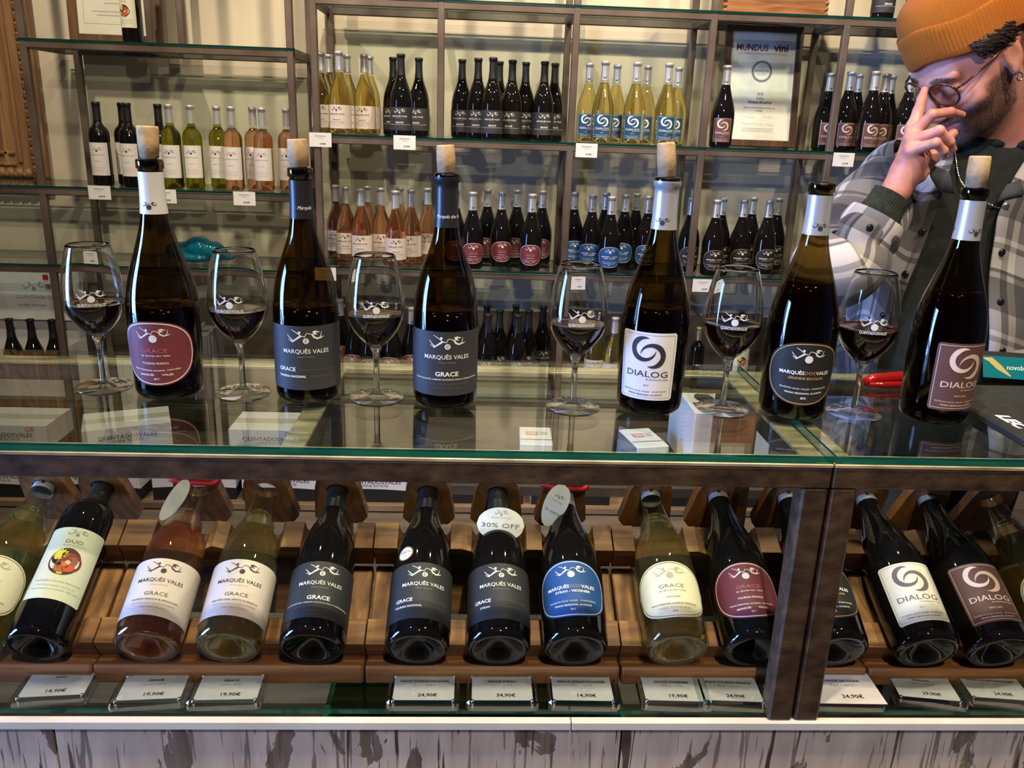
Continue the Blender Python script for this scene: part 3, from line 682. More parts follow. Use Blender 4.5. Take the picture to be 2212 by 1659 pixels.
wg_glass = thin_glass('wine_glass_crystal', (0.975, 0.98, 0.98), 1.5, 1.1)
stem_glass = plain('wine_glass_stem', (1, 1, 1), 0.0, 0, .5, trans=1.0, ior=1.45)
gwine = plain('glass_red_wine', (0.022, 0.0006, 0.0015), 0.0, 0, .5, trans=0.6, ior=1.33)
etch = plain('etched_white', (0.62, 0.62, 0.62), 0.7)
bowl_out = smooth_prof([(.0045, .0705), (.0105, .0735), (.0200, .0820), (.0300, .0950), (.0362, .1080), (.0383, .1200), (.0378, .1340), (.0352, .1540), (.0312, .1740), (.0262, .1920)], 4)
bowl_in = [(max(r - .0011, .0004), z + (.003 if z < .075 else .0008)) for r, z in bowl_out]
gl_me = {}
mb = MB(); mb.lathe(bowl_out + [(bowl_out[-1][0] - .0004, .1925)] + list(reversed(bowl_in[2:])) + [(.0004, .0745)], 48); gl_me['bowl'] = mb.mesh('bowl', stem_glass)
mb = MB(); mb.lathe([(.0040, .0072), (.0042, .014), (.0038, .03), (.0038, .052), (.0050, .0630), (.0078, .0690), (.0085, .0718), (.0060, .0732), (.0004, .0735)], 32); gl_me['stem'] = mb.mesh('stem', stem_glass)
mb = MB(); mb.lathe([(.0004, 0), (.0350, .0), (.0362, .0008), (.0355, .0017), (.026, .0027), (.013, .0045), (.0075, .0066), (.0048, .0092), (.0040, .0125)], 48); gl_me['foot'] = mb.mesh('foot', thin_glass('glass_foot', (.96, .97, .97), 1.5, 2.2))
p = Print(); p.emblem(0, 131, 33, (.62, .62, .62), .135); p.text('QUINTADOSVALES', 0, 120, 3.8, 34, (.66, .66, .66), .03)
def gw(u, v, e): r = interp(bowl_out, v) + e; a = u / .038; return (math.sin(a) * r, -math.cos(a) * r, v)
gl_me['print'] = p.mesh('etched_print', gw, .0002)
glasses = [(225, 835, .1165, 'leftmost wine glass of red wine, beside the maroon labelled bottle', 19), (526, 848, .1165, 'red wine glass between the maroon labelled and TOURIGA NACIONAL bottles', 0), (814, 858, .1155, 'red wine glass between the two charcoal labelled opened bottles', 8),
           (1237, 878, .1145, 'red wine glass just left of the white swirl label bottle', 1), (1560, 883, .1195, 'fuller red wine glass between white swirl and black oval label bottles', -13), (1843, 892, .1195, 'rightmost wine glass with pink bubbles round the wine rim', -14)]
for gi, (px, py, lv, lab, yaw) in enumerate(glasses):
    pz = onZ(px, py, CZ); pz.z = CZ + .0003
    root = empty('wine_glass', pz, lab, 'wine glass', 'tasting glasses on the counter')
    o = bpy.data.objects.new('stem', gl_me['stem']); COL.objects.link(o); o.parent = root
    o = bpy.data.objects.new('foot', gl_me['foot']); COL.objects.link(o); o.parent = root
    bo = bpy.data.objects.new('bowl', gl_me['bowl']); COL.objects.link(bo); bo.parent = root
    o = bpy.data.objects.new('etched_print', gl_me['print']); COL.objects.link(o); o.parent = bo; o.rotation_euler = (0, 0, R(yaw))
    pr = [(.0004, .0752)] + [(r - .0003, z) for r, z in bowl_in if .0755 < z < lv]; rt = interp(bowl_in, lv) - .0003
    pr += [(rt, lv), (rt - .0008, lv - .0004), (rt * .6, lv - .0004), (.0004, lv - .0004)]
    mb = MB(); mb.lathe(pr, 48); wo = mb.build('wine', gwine, root)
    if gi == 5:
        mb = MB()
        for k in range(110):
            a = rng.uniform(0, 6.283); rr2 = rt - .0012 - abs(rng.normal(0, .0018)); mb.ball((rr2 * math.cos(a), rr2 * math.sin(a), lv), rng.uniform(.0006, .0012), 6, 4)
        mb.build('bubbles', plain('pink_bubble', (.45, .10, .08), .1, trans=.3), wo)['kind'] = 'stuff'

# ================================================================== slanted racks with their bottles
E_ = R(26.5); A_ = Vector((0, math.cos(E_), math.sin(E_))); N_ = Vector((0, -math.sin(E_), math.cos(E_)))
RB = lambda x: Vector((x, .942, .7465))
Mrack = Matrix(((1, 0, 0), (0, A_.y, N_.y), (0, A_.z, N_.z)))          # local (x, s, n)
rk = [('r_viognier', -80, 1392, 'pale wine bottle cut off by the left edge, lying in the rack', 15), ('r_duo', 75, 1400, 'tall dark bottle with long cream label and round painting', 20), ('r_rose', 316, 1405, 'rosé bottle with white family label lying in the rack', 11), ('r_branco', 492, 1405, 'clear white wine bottle with blush label lying in the rack', 10),
      ('r_grace', 672, 1403, 'dark rack bottle with charcoal label, right of the clear white wine', 9), ('r_nacional', 901, 1400, 'dark rack bottle with charcoal TOURIGA NACIONAL label and gold round sticker', 8), ('r_syrah', 1078, 1400, 'dark rack bottle with charcoal SYRAH label and 30% OFF bubble', 3), ('r_azul', 1246, 1400, 'dark rack bottle with rounded bright blue label', -7),
      ('r_viognier', 1466, 1403, 'pale yellow wine bottle with rounded cream label in the rack', -7), ('r_franca', 1637, 1403, 'dark rack bottle with rounded maroon label', -8), ('r_escolha', 1815, 1400, 'dark rack bottle with black oval label half behind the post', -10), ('r_dialog_w', 2010, 1405, 'dark rack bottle with cream square swirl label right of the post', -13), ('r_dialog_r', 2166, 1405, 'dark rack bottle with brown square swirl label at right edge', -10), ('r_gold', 2330, 1405, 'golden wine bottle cut off by the right edge', -10)]
rx = []
for i, (kind, px, py, lab, yaw) in enumerate(rk):
    x = depth_at(px, py, 1.095).x
    d = ray(px, py); t = ((RB(0) - CAM).dot(N_) ) ; x = (CAM + d * ((RB(0) - CAM).dot(A_) / d.dot(A_))).x
    rx.append(x)
    m = TR(RB(x)) @ Matrix(((1, 0, 0, 0), (0, -N_.y * -1, A_.y, 0), (0, N_.z, A_.z, 0), (0, 0, 0, 1)))
    # bottle z axis -> A_, bottle -y (label side) -> +N_
    bm = Matrix((Vector((1, 0, 0)), -N_, A_)).transposed().to_4x4()
    bottle(kind, TR(RB(x)) @ bm, lab, 'bottles lying in the racks', R(yaw))
def comb(x0, x1, s0, s1, nb, ntop, centres, rad, edge=.0):
    """board along x with half-round cut-outs, in rack coordinates (x, s, n)"""
    xs = sorted(set([x0, x1] + [c + rad * math.sin(R(a)) for c in centres for a in range(-90, 91, 15)] + list(np.linspace(x0, x1, 12))))
    xs = [x for x in xs if x0 <= x <= x1]; mb = MB()
    def top(x):
        v = ntop
        for c in centres:
            if abs(x - c) <= rad: v = min(v, -math.sqrt(max(0, rad * rad - (x - c) ** 2)) + .0)
        return max(v, nb + .006)
    V = []
    for x in xs: V += [(x, s0, nb), (x, s0, top(x)), (x, s1, top(x)), (x, s1, nb)]
    F = []
    for i in range(len(xs) - 1):
        a = 4 * i; b = a + 4
        F += [(a, b, b + 1, a + 1), (a + 1, b + 1, b + 2, a + 2), (a + 2, b + 2, b + 3, a + 3), (a + 3, b + 3, b, a)]
    F += [(0, 1, 2, 3), tuple(4 * (len(xs) - 1) + q for q in (3, 2, 1, 0))]
    return mb.add([Mrack @ Vector(v) for v in V], F)
tong = MB(); oc = []; ic = []
hw, ht, hb, hr = .034, .044, -.080, .0172
NS = 32
for i in range(NS):
    a = 2 * math.pi * i / NS + math.pi / NS; c, s_ = math.cos(a), math.sin(a)
    if s_ >= 0: q = (hw * c, ht * s_ if True else 0)
    else:
        k = min(hw / max(abs(c), 1e-6), -hb / -s_); q = (k * c, k * s_); q = (q[0] * (1 + .25 * min(1, -q[1] / .075)), q[1])
    oc.append(q); ic.append((hr * c, hr * s_))
V = []
for sy in (0, .016): V += [(x, sy, n) for x, n in oc] + [(x, sy, n) for x, n in ic]
F = []
for i in range(NS):
    j = (i + 1) % NS
    F += [(i, j, NS + j, NS + i), (2 * NS + j, 2 * NS + i, 3 * NS + i, 3 * NS + j), (j, i, 2 * NS + i, 2 * NS + j), (NS + i, NS + j, 3 * NS + j, 3 * NS + i)]
tong.add([Mrack @ Vector(v) for v in V], F); tong_me = tong.mesh('tongue', tongue_wood)
groups = [((0, 1), None), ((2, 3, 4), None), ((5, 6, 7), None), ((8, 9, 10), None), ((11, 12, 13), None)]
rlab = ['wooden bottle rack at the far left holding the painted label bottle', 'wooden bottle rack holding the rosé and white wine', 'wooden bottle rack in the middle with the blue label bottle', 'wooden bottle rack behind the bronze post', 'wooden bottle rack right of the bronze post']
edges = [rx[0] - .07, (rx[1] + rx[2]) / 2 - .012, (rx[4] + rx[5]) / 2 - .004, (rx[7] + rx[8]) / 2 - .002, (rx[10] + rx[11]) / 2 - .004, rx[13] + .06]
for g, (ids, _) in enumerate(groups):
    x0, x1 = edges[g] + .0012, edges[g + 1] - .0012; xc = (x0 + x1) / 2; cs = [rx[i] - xc for i in ids]
    root = empty('bottle_rack', (xc, RB(0).y, RB(0).z), rlab[g], 'bottle rack', 'wooden bottle racks in the display'); h0, h1 = x0 - xc, x1 - xc
    comb(h0, h1, .155, .2, -.034, .006, cs, .0385).build('shoulder_board', rackwood, root)
    comb(h0, h1, .022, .06, -.058, -.026, cs, .0462).build('cradle_board', rackwood, root)
    for xa in (h0 + .018, h1 - .018): MB().bevbox(Mrack @ Vector((xa, .107, -.05)), (.034, .098, .022), .002, 0, Mrack).build('stringer', rackwood_y, root)
    z0 = ZL - RB(0).z
    boxpart('front_rail', (xc - xc, .985 - .942, z0 + .0145), (h1 - h0, .046, .028), rackwood, root, .003)
    for i, c in zip(ids, cs):
        o = bpy.data.objects.new('tongue', tong_me); COL.objects.link(o); o.parent = root; o.location = Vector((c, 0, 0)) + A_ * .262
    boxpart('foot', (0, 1.14 - .942, z0 + .05), (h1 - h0 - .08, .018, .099), rackwood, root, .002)
# stickers and tags hung on the rack bottles
def on_bottle(i, s, ang, lift, shape=None):
    S = SHAPES[KINDS[rk[i][0]]['shape']]; r = interp(S['body'], s) + lift
    return RB(rx[i]) + A_ * s + (Vector((1, 0, 0)) * math.sin(ang) + N_ * math.cos(ang)) * r
# 30 % off bubble
bub = MB(); Pn = Print(); n = 40
pts = [(34.5 * math.cos(6.2832 * i / n), 24 * math.sin(6.2832 * i / n)) for i in range(n)]
S = SHAPES['bur']
bc = on_bottle(6, .176, R(4), .006); bn = (N_ * .86 - A_ * .5).normalized(); bx_ = Vector((.995, .02, -.08)).normalized(); bu = bn.cross(bx_).normalized(); bx_ = bu.cross(bn)
def flatfn(c, ex, ey, en, bend=0.0):
    return lambda u, v, e: c + ex * u + ey * v + en * (e - bend * u * u)
ff = flatfn(bc, bx_, bu, bn, 5.0)
root = MB(); V, Fc = sheet(pts, 69, 3)
both = [ff(a / 1000, b / 1000, 0) for a, b in V] + [ff(a / 1000, b / 1000, -.0006) for a, b in V]
m_ = len(V); FF = Fc + [tuple(q + m_ for q in reversed(f)) for f in Fc]
nn = m_ // 2
for i in range(nn - 1): FF += [(2 * i, 2 * i + m_, 2 * i + 2 + m_, 2 * i + 2), (2 * i + 1, 2 * i + 3, 2 * i + 3 + m_, 2 * i + 1 + m_)]
o = root.add(both, FF).build('discount_bubble', paper); tag(o, 'white oval 30% OFF card stuck on the SYRAH bottle', 'card')
gy = srgb(120, 114, 112); Pn.emblem(0, 15.5, 20, srgb(170, 164, 160), .1); Pn.text('QUINTA VALES', 0, 9.5, 2.4, 28, srgb(180, 174, 170)); Pn.text('30% OFF', 0, -1.5, 6.2, 55, gy, .004); Pn.text('BUY NOW', 0, -12, 3.2, 26, srgb(160, 154, 150))
po = bpy.data.objects.new('print', Pn.mesh('print', ff, .0003)); COL.objects.link(po); po.parent = o
# round gold rimmed medal sticker
c5 = (.126, R(-33))
def medal(u, v, e): return on_bottle(5, c5[0] + v, c5[1] + u / .042, .0006 + e)
mb = MB()
seg = 28
Vv = [medal(0, 0, 0)] + [medal(.0125 * k * math.cos(6.2832 * i / seg), .0125 * k * math.sin(6.2832 * i / seg), 0) for k in (.85, 1) for i in range(seg)]
mb.add(Vv, [(0, 1 + i, 1 + (i + 1) % seg) for i in range(seg)], 0); mb.add(Vv, [(1 + i, 1 + seg + i, 1 + seg + (i + 1) % seg, 1 + (i + 1) % seg) for i in range(seg)], 1)
o = mb.build('medal_sticker', [paper, plain('medal_gold', srgb(150, 116, 56), .3, .7)]); tag(o, 'round gold rimmed medal sticker on the TOURIGA NACIONAL rack bottle', 'sticker')
Pn = Print(); Pn.text('MUNDUS VINI', 0, 2, 2.2, 16, srgb(120, 100, 70)); Pn.text('GOLD', 0, -3, 2.2, 8, srgb(160, 130, 80)); po = bpy.data.objects.new('print', Pn.mesh('print', medal, .0002)); COL.objects.link(po); po.parent = o
# red bands with white oval tasting tags on two necks
red_m = plain('red_ribbon', srgb(190, 26, 36), .5); tagm = noisy('tag_paper', (.62, .61, .63), (.7, .69, .7), 30, .7)
for i, lab, pa, pb, hwid, en in ((2, 'white tasting tag tied with red band on the rosé bottle', (408, 1036, 1.150), (348, 1124, 1.105), 11.5, Vector((.62, -.62, .48))), (7, 'white for tasting tag tied with red band on blue label bottle', (1222, 1046, 1.150), (1178, 1134, 1.105), 17.5, Vector((.05, -.80, .60)))):
    org = RB(rx[i]) + A_ * .270; root = empty('tasting_tag', org, lab, 'tag', 'tasting tags on rack bottles')
    mb = MB(); mb.tube([Mrack @ Vector((math.copysign(abs(math.cos(a)) ** .6, math.cos(a)) * .0355, math.copysign(abs(math.sin(a)) ** .6, math.sin(a)) * .0118, .020 + .003 * math.sin(a * 2))) for a in np.linspace(0, 6.2832, 41)], .0040, 8, caps=False); mb.build('red_band', red_m, root)
    A0, B0 = onY(*pa), onY(*pb); long_ = (B0 - A0).normalized(); en = (en - long_ * en.dot(long_)).normalized(); sh = en.cross(long_).normalized(); fn = flatfn((A0 + B0) / 2 - org, long_, sh, en, 4.0); hl = (B0 - A0).length * 500
    pts = [(hl * math.cos(6.2832 * k / 36), hwid * math.sin(6.2832 * k / 36) * (1 - .12 * math.cos(6.2832 * k / 36))) for k in range(36)]
    V, Fc = sheet(pts, 2 * hl, 3); m_ = len(V); mb = MB(); mb.add([fn(a / 1000, b / 1000, 0) for a, b in V] + [fn(a / 1000, b / 1000, -.0005) for a, b in V], Fc + [tuple(q + m_ for q in reversed(f)) for f in Fc])
    to = mb.build('tag_card', tagm, root)
    Pn = Print()
    if i == 7:
        rot = lambda f: (lambda u, v, e: f(-v, u, e)) if sh.x > 0 else (lambda u, v, e: f(-v, -u, e)); Pn.text('for tasting', 0, -12, 4.2, 24, srgb(90, 84, 90), 0, 'c', .25); Pn.emblem(0, 13, 15, srgb(110, 104, 108), .1); Pn.text('QUINTAVALES', 0, 5, 2, 17, srgb(140, 134, 136))
        po = bpy.data.objects.new('print', Pn.mesh('print', rot(fn), .0003)); COL.objects.link(po); po.parent = to

# ================================================================== acrylic price blocks along the ledge
acryl = plain('acrylic', (0.97, 0.985, 0.98), 0.02, 0, .5, trans=1.0, ior=1.3)
acryl = thin_glass('acrylic_block', (0.84, 0.885, 0.87), 1.49, 2.4)
magnet = plain('steel_magnet', (.7, .7, .7), .2, 1.0)
prices = [(95, 'DUO', '', '14,90€', 5, 168), (312, 'GRACE', 'Rosé / 2022', '19,90€', 4, 160), (481, 'GRACE', 'White / 2022', '19,90€', 2, 156), (913, 'GRACE TOURIGA NACIONAL', 'Red / 2017', '24,90€', 0, 146), (1085, 'GRACE SYRAH', 'Red / 2014', '34,90€', 0, 142),
          (1262, 'GRACE SYRAH-VIOGNIER', 'Red / 2017', '14,90€', -1, 146), (1463, 'GRACE VIOGNIER', 'White / 2020', '19,90€', -2, 150), (1588, 'GRACE TOURIGA FRANCA', 'Red / 2017', '24,90€', -3, 154), (1836, 'GRANDE ESCOLHA', 'Red / 2015', '24,90€', -1, 140), (2022, 'DIALOG', 'Red / 2018', '29,90€', -8, 156), (2178, 'DIALOG ALICANTE BOUSCHET', 'Red / 2017', '24,90€', -6, 160)]
BLK = ['under the painted label bottle', 'under the rosé bottle', 'under the clear white wine bottle', 'under the gold sticker bottle', 'under the 30% OFF bottle', 'under the blue label bottle', 'under the cream label bottle', 'left of the bronze post', 'with oversized card right of the post', 'under the cream swirl label bottle', 'at the right edge']
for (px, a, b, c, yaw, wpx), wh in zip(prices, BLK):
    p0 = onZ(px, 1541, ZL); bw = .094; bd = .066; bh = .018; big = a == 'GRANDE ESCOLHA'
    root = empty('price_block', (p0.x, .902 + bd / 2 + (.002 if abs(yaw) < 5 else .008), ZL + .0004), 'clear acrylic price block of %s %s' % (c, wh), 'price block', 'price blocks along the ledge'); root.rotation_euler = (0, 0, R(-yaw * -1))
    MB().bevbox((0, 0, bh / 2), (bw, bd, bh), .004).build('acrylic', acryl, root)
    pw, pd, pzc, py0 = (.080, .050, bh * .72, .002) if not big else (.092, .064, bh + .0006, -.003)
    card = boxpart('price_card', (0, py0, pzc), (pw, pd, .0005), noisy('shade_grey_card', (.50, .49, .49), (.56, .55, .55), 30, .7), root)  # white card paper greyed, its shade is put into the colour
    P_ = Print(); k = pw / .080; P_.text(a, 0, 13 * k, 4.2 * k, min(66, 3.1 * len(a) + 4) * k, srgb(50, 48, 50), .03)
    if b: P_.text(b, 0, 5 * k, 3.6 * k, 28 * k, srgb(140, 136, 138), .005)
    P_.text(c, (5 if yaw < 5 else 3), -15 * k, 6.4 * k, 25 * k, srgb(46, 44, 46), .015)
    po = bpy.data.objects.new('print', P_.mesh('print', lambda u, v, e: (u, py0 + v, pzc + .0003 + e), .0003)); COL.objects.link(po); po.parent = card
    if not big:
        for sx in (-1, 1):
            for sy in (-1, 1): MB().lathe([(.0003, .003), (.0020, .003), (.0020, bh - .003), (.0003, bh - .003)], 10, M=TR((sx * (bw / 2 - .008), sy * (bd / 2 - .008), 0))).build('magnet', magnet, root)
# ================================================================== bottles on the back shelves (neck tops read from the photograph)
def solve(tops, z0, H, lo=SY + .055, hi=SB - .055, fixY=None):
    out = []
    for i, t in enumerate(tops):
        px, py = t[0], t[1]
        if fixY: Y = fixY[i]
        elif len(tops) > 2:
            hz = 289 + .035 * (px - 1106)      # nearer necks stand farther from the eye line
            dv = [abs(q[1] - (289 + .035 * (q[0] - 1106))) for q in tops]; k = (max(dv) - dv[i]) / (max(dv) - min(dv) + 1e-6)
            Y = lo + (hi - lo - .02) * k
        else: Y = min(hi, max(lo, onZ(px, py, z0 + H).y))
        q = onY(px, py, Y); out.append([q.x, Y])
    return out
def relax(P, r, lo, hi, it=60):
    P = np.array(P, float)
    for _ in range(it):
        for i in range(len(P)):
            for j in range(i):
                d = P[i] - P[j]; L = math.hypot(*d)
                if L < 2 * r[i] * .5 + 2 * r[j] * .5 + .001:
                    u = d / (L + 1e-9); u = np.array([u[0] * .2, u[1] + math.copysign(.35, u[1])]); u /= np.linalg.norm(u) + 1e-9
                    k = (r[i] + r[j] + .001 - L) * .5; P[i] += u * k; P[j] -= u * k
        P[:, 1] = np.clip(P[:, 1], lo, hi)
    return P
def row(z, entries, where, grp):
    """entries: list of (kind, desc, [(px,py),...])"""
    allp = []; meta = []
    for kind, desc, tops in entries:
        S = SHAPES[KINDS[kind]['shape']]; fy = None
        if len(tops[0]) == 3: fy = [t[2] for t in tops]
        pos = solve(tops, z + .008, S['H'], fixY=fy); rad = max(r for r, zz in S['body']) + .0006
        for i, p in enumerate(pos): allp.append(p); meta.append((kind, desc, i, len(pos), rad))
    P = relax(allp, [m[4] for m in meta], SY + .048, SB - .048)
    for (x, y), (kind, desc, i, n, _) in zip(P, meta):
        lab = desc + (', %s from left' % ORD[i] if n > 1 else '') + (' ' + where)
        bottle(kind, TR((x, y, z + .0084)), lab, grp, R(rng.uniform(-12, 12) - 4))
row(Z2, [('s_white', 'golden white wine bottle with silver neck', [(694, 100), (708, 104), (731, 95), (748, 105), (786, 103), (798, 109)]),
         ('s_dark', 'charcoal labelled dark bottle beside the golden wines', [(849, 108), (866, 101), (905, 109)])], 'on upper shelf', 'white and dark bottles on the upper shelf')
row(Z2, [('s_dark', 'charcoal labelled dark bottle in the second bay', [(999, 122), (1034, 116), (1066, 113), (1080, 127), (1108, 121), (1137, 128), (1178, 124), (1200, 130)])], 'on upper shelf', 'dark bottles in the second upper bay')
row(Z2, [('s_dialog_b', 'golden wine with blue square swirl label', [(1275, 133), (1309, 130), (1335, 136), (1378, 132), (1401, 138), (1447, 134), (1468, 141)])], 'on upper shelf', 'blue label bottles on the upper shelf')
row(Z2, [('s_dialog_r', 'single dark swirl label bottle before the framed certificate', [(1573, 138)])], 'on upper shelf', 'brown label bottles on the upper shelf')
row(Z2, [('s_dialog_r', 'brown swirl labelled bottle left of the man', [(1797, 154), (1841, 150), (1859, 156), (1895, 148), (1917, 154), (1930, 159), (1972, 152)])], 'on upper shelf', 'brown label bottles on the upper shelf')
row(Z3, [('s_rose', 'rosé bottle with silver neck', [(725, 395), (746, 397), (779, 400), (793, 397), (822, 400), (854, 404), (864, 400), (888, 403), (924, 402)])], 'on middle shelf', 'rosé bottles on the middle shelf')
row(Z3, [('s_franca', 'maroon round label bottle', [(990, 410), (1017, 411), (1054, 411), (1085, 413), (1118, 413), (1151, 416), (1173, 415)])], 'on middle shelf', 'maroon label bottles on the middle shelf')
row(Z3, [('s_azul', 'dark bottle with round blue label', [(1243, 417), (1282, 420), (1312, 419), (1323, 423), (1351, 421), (1377, 421), (1403, 424)])], 'on middle shelf', 'round blue label bottles on the middle shelf')
row(Z3, [('s_escolha', 'black oval label bottle', [(1497, 424), (1551, 427), (1566, 426), (1607, 428), (1629, 427), (1664, 430), (1684, 429)])], 'on middle shelf', 'black oval label bottles on the middle shelf')
row(Z3, [('s_dark', 'dark bottle half hidden by the plaid sleeve', [(1822, 432)])], 'on middle shelf', 'dark bottles on the middle shelf')
row(Z4, [('s_franca', 'dark silver necked bottle', [(734, 656), (766, 664), (800, 668), (846, 668), (887, 668)])], 'on low shelf behind the glasses', 'dark bottles on the low shelf')
row(Z4, [('s_dark', 'dark black necked bottle', [(1052, 668), (1055, 682), (1080, 676), (1115, 668), (1119, 684), (1143, 677), (1174, 671)])], 'on low shelf behind the glasses', 'dark bottles on the low shelf')
row(Z4, [('s_white', 'golden bottle on low shelf', [(1290, 688), (1329, 690), (1362, 688)])], 'behind the white swirl label bottle', 'golden bottles on the low shelf')
row(Z4, [('s_half', 'small dark half bottle with gold neck', [(1510, 726, 3.46)]), ('s_duo', 'dark bottle with cream label', [(1612, 655, 3.46)])], 'on low shelf', 'mixed bottles on the low shelf')
F1, F2 = 3.40, 3.50
row(LZ2, [('s_bor_dark', 'dark straight bottle with tall white label', [(202, 185, 3.40), (258, 190, 3.49), (269, 187, 3.40), (337, 195, 3.46)]),
          ('s_bor_green', 'green wine bottle with tall white label', [(361, 198, 3.39), (407, 204, 3.42), (465, 206, 3.45)]),
          ('s_bor_rose', 'rosé straight bottle with tall white label', [(496, 205, 3.39), (543, 210, 3.47), (563, 207, 3.39), (616, 213, 3.46)])], 'on far left shelf', 'straight bottles on the left shelf')
row(LZ1, [('s_duo', 'dark bottle with cream picture label before the certificate', [(266, -150, 3.40)])], 'on top left shelf', 'bottles on the top shelves')
row(ZT, [('s_dark', 'dark bottle cut off by the top edge', [(1935, -165, 3.40), (2010, -165, 3.44)])], 'on top shelf', 'bottles on the top shelves')

# ------------------------------------------------------------------ price tags clipped to the shelf rails
def shelf_tag(px, py, z, name_txt, where, Y=SY - .004):
    c = onY(px, py, Y); root = empty('shelf_tag', c, 'white price tag clipped to the rail %s' % where, 'price tag', 'price tags on the shelf rails')
    card = boxpart('card', (0, 0, 0), (.084, .0008, .052), paper, root)
    P_ = Print(); P_.rect(0, 14, 40, 2.2, srgb(150, 146, 146), 1); P_.rect(0, 7, 20, 1.5, srgb(186, 182, 182), 1); P_.text(name_txt, 8, -14, 6, 24, srgb(80, 78, 80), .02)
    po = bpy.data.objects.new('print', P_.mesh('print', lambda u, v, e: (u, -.0005 - e, v), .0003)); COL.objects.link(po); po.parent = card
    boxpart('clip', (0, .0025, .018), (.03, .004, .012), thin_glass('clip_plastic', (.9, .9, .9)), root)
for px, py, z, t, wh in ((692, 302, Z2, '14,90€', 'under the golden wines'), (874, 308, Z2, '24,90€', 'under the three dark bottles'), (1267, 325, Z2, '14,90€', 'under the blue swirl label bottles'), (1822, 345, Z2, '24,90€', 'beside the man'), (215, 416, LZ2, '8,90€', 'under the dark straight bottles'), (357, 424, LZ2, '8,90€', 'behind the maroon labelled bottle neck'), (528, 429, LZ2, '8,90€', 'under the straight rosé bottles'), (1518, 617, Z3, '24,90€', 'under the black oval label bottles'), (1247, 615, Z3, '14,90€', 'seen through the wine glass'), (703, 592, Z3, '14,90€', 'under the rosé bottles'), (198, 560, LZ3, '8,90€', 'seen through the leftmost glass')):
    shelf_tag(px, py, z, t, wh)

# ------------------------------------------------------------------ framed certificates
def frame_thing(c_bl, c_br, h, lean, Y, fw, label, paperm, printer, framem):
    wd = c_br.x - c_bl.x
    root = empty('framed_certificate', (c_bl.x + wd / 2, Y, c_bl.z), label, 'picture frame'); root.rotation_euler = (R(-lean), 0, 0)
    for nm, c, d in (('frame_side', (-wd / 2 + fw / 2, 0, h / 2), (fw, .02, h)), ('frame_side', (wd / 2 - fw / 2, 0, h / 2), (fw, .02, h)), ('frame_rail', (0, 0, fw / 2), (wd - 2 * fw, .02, fw)), ('frame_rail', (0, 0, h - fw / 2), (wd - 2 * fw, .02, fw))): boxpart(nm, c, d, framem, root, .003)
    pp = boxpart('certificate', (0, .002, h / 2), (wd - 2 * fw + .004, .006, h - 2 * fw + .004), paperm, root)
    P_ = Print(); printer(P_); po = bpy.data.objects.new('print', P_.mesh('print', lambda u, v, e: (u, -.0012 - e, h / 2 + v), .0003)); COL.objects.link(po); po.parent = pp
    mbp = MB(); mbp.box((0, -.005, h / 2), (wd - 2 * fw + .004, .002, h - 2 * fw + .004)); mbp.build('glazing', thin_glass('picture_glass', (.97, .98, .97), 1.4), root)
frame_dk = wood('frame_wood', (.03, .014, .008), (.10, .045, .02), (.06, .028, .014), 2, 3)
def pr1(p):
    m = srgb(120, 40, 56); g = srgb(120, 116, 116)
    p.text('MUNDUS', -45, 152, 26, 130, m, .015); p.text('vini', 72, 154, 30, 60, m, .03); p.text('THE GRAND INTERNATIONAL WINE AWARD', -2, 128, 7, 200, srgb(170, 140, 146))
    p.ring(0, 60, 38, 9, srgb(130, 128, 130), 48); p.text('MUNDUS VINI', 0, 63, 9, 56, g, .02); p.text('SILVER', 0, 48, 8, 34, srgb(180, 176, 176))
    p.text('2018', 0, -28, 10, 26, g, .02); p.text('Dialog', 0, -44, 10, 30, g, .01); p.text('Alicante Bouschet', 0, -60, 11, 100, srgb(90, 86, 88), .03); p.text('Quinta dos Vales Agricultura e Turismo Lda', 0, -82, 6, 130, g, .02); p.text('Portugal', 0, -94, 6, 26, g, .02)
    for x, y in ((-40, -122), (38, -120), (-50, -148), (-4, -148), (48, -150)): p.ribbon([(x - 20, y), (x - 12, y + 6), (x - 6, y - 3), (x + 2, y + 5), (x + 9, y - 2), (x + 20, y + 3)], 1.1, srgb(150, 146, 160))
    for y in (-164, -170, -176): p.rect(0, y, 130, 1.6, srgb(190, 186, 186), 1)
ca, cb_ = onY(1552, 317, 3.53), onY(1716, 322, 3.53); ca.z = cb_.z = Z2 + .012
frame_thing(ca, cb_, .475, 8, 3.535, .027, 'dark framed wine award certificate with grey ring on the upper shelf', paper, pr1, frame_dk)
def pr2(p):
    g = srgb(176, 170, 164); p.ribbon([(-120, -135), (120, -135), (120, 140), (-120, 140), (-120, -135)], 2, srgb(196, 178, 130))
    for y, w_ in ((70, 150), (40, 110), (0, 170), (-14, 160), (-28, 140), (-60, 60), (-90, 150), (-104, 120)): p.rect(-10, y, w_, 3, g, 1)
ca, cb_ = onY(150, 76, 3.57), onY(352, 80, 3.57); ca.z = cb_.z = LZ1 + .012
frame_thing(ca, cb_, .42, 3, 3.575, .036, 'brown framed certificate behind a bottle on the top left shelf', noisy('cream_certificate', (.70, .68, .60), (.76, .74, .66), 10, .7), pr2, wood('frame_wood_warm', (.06, .03, .014), (.16, .08, .035), (.10, .05, .02), 2, 3))

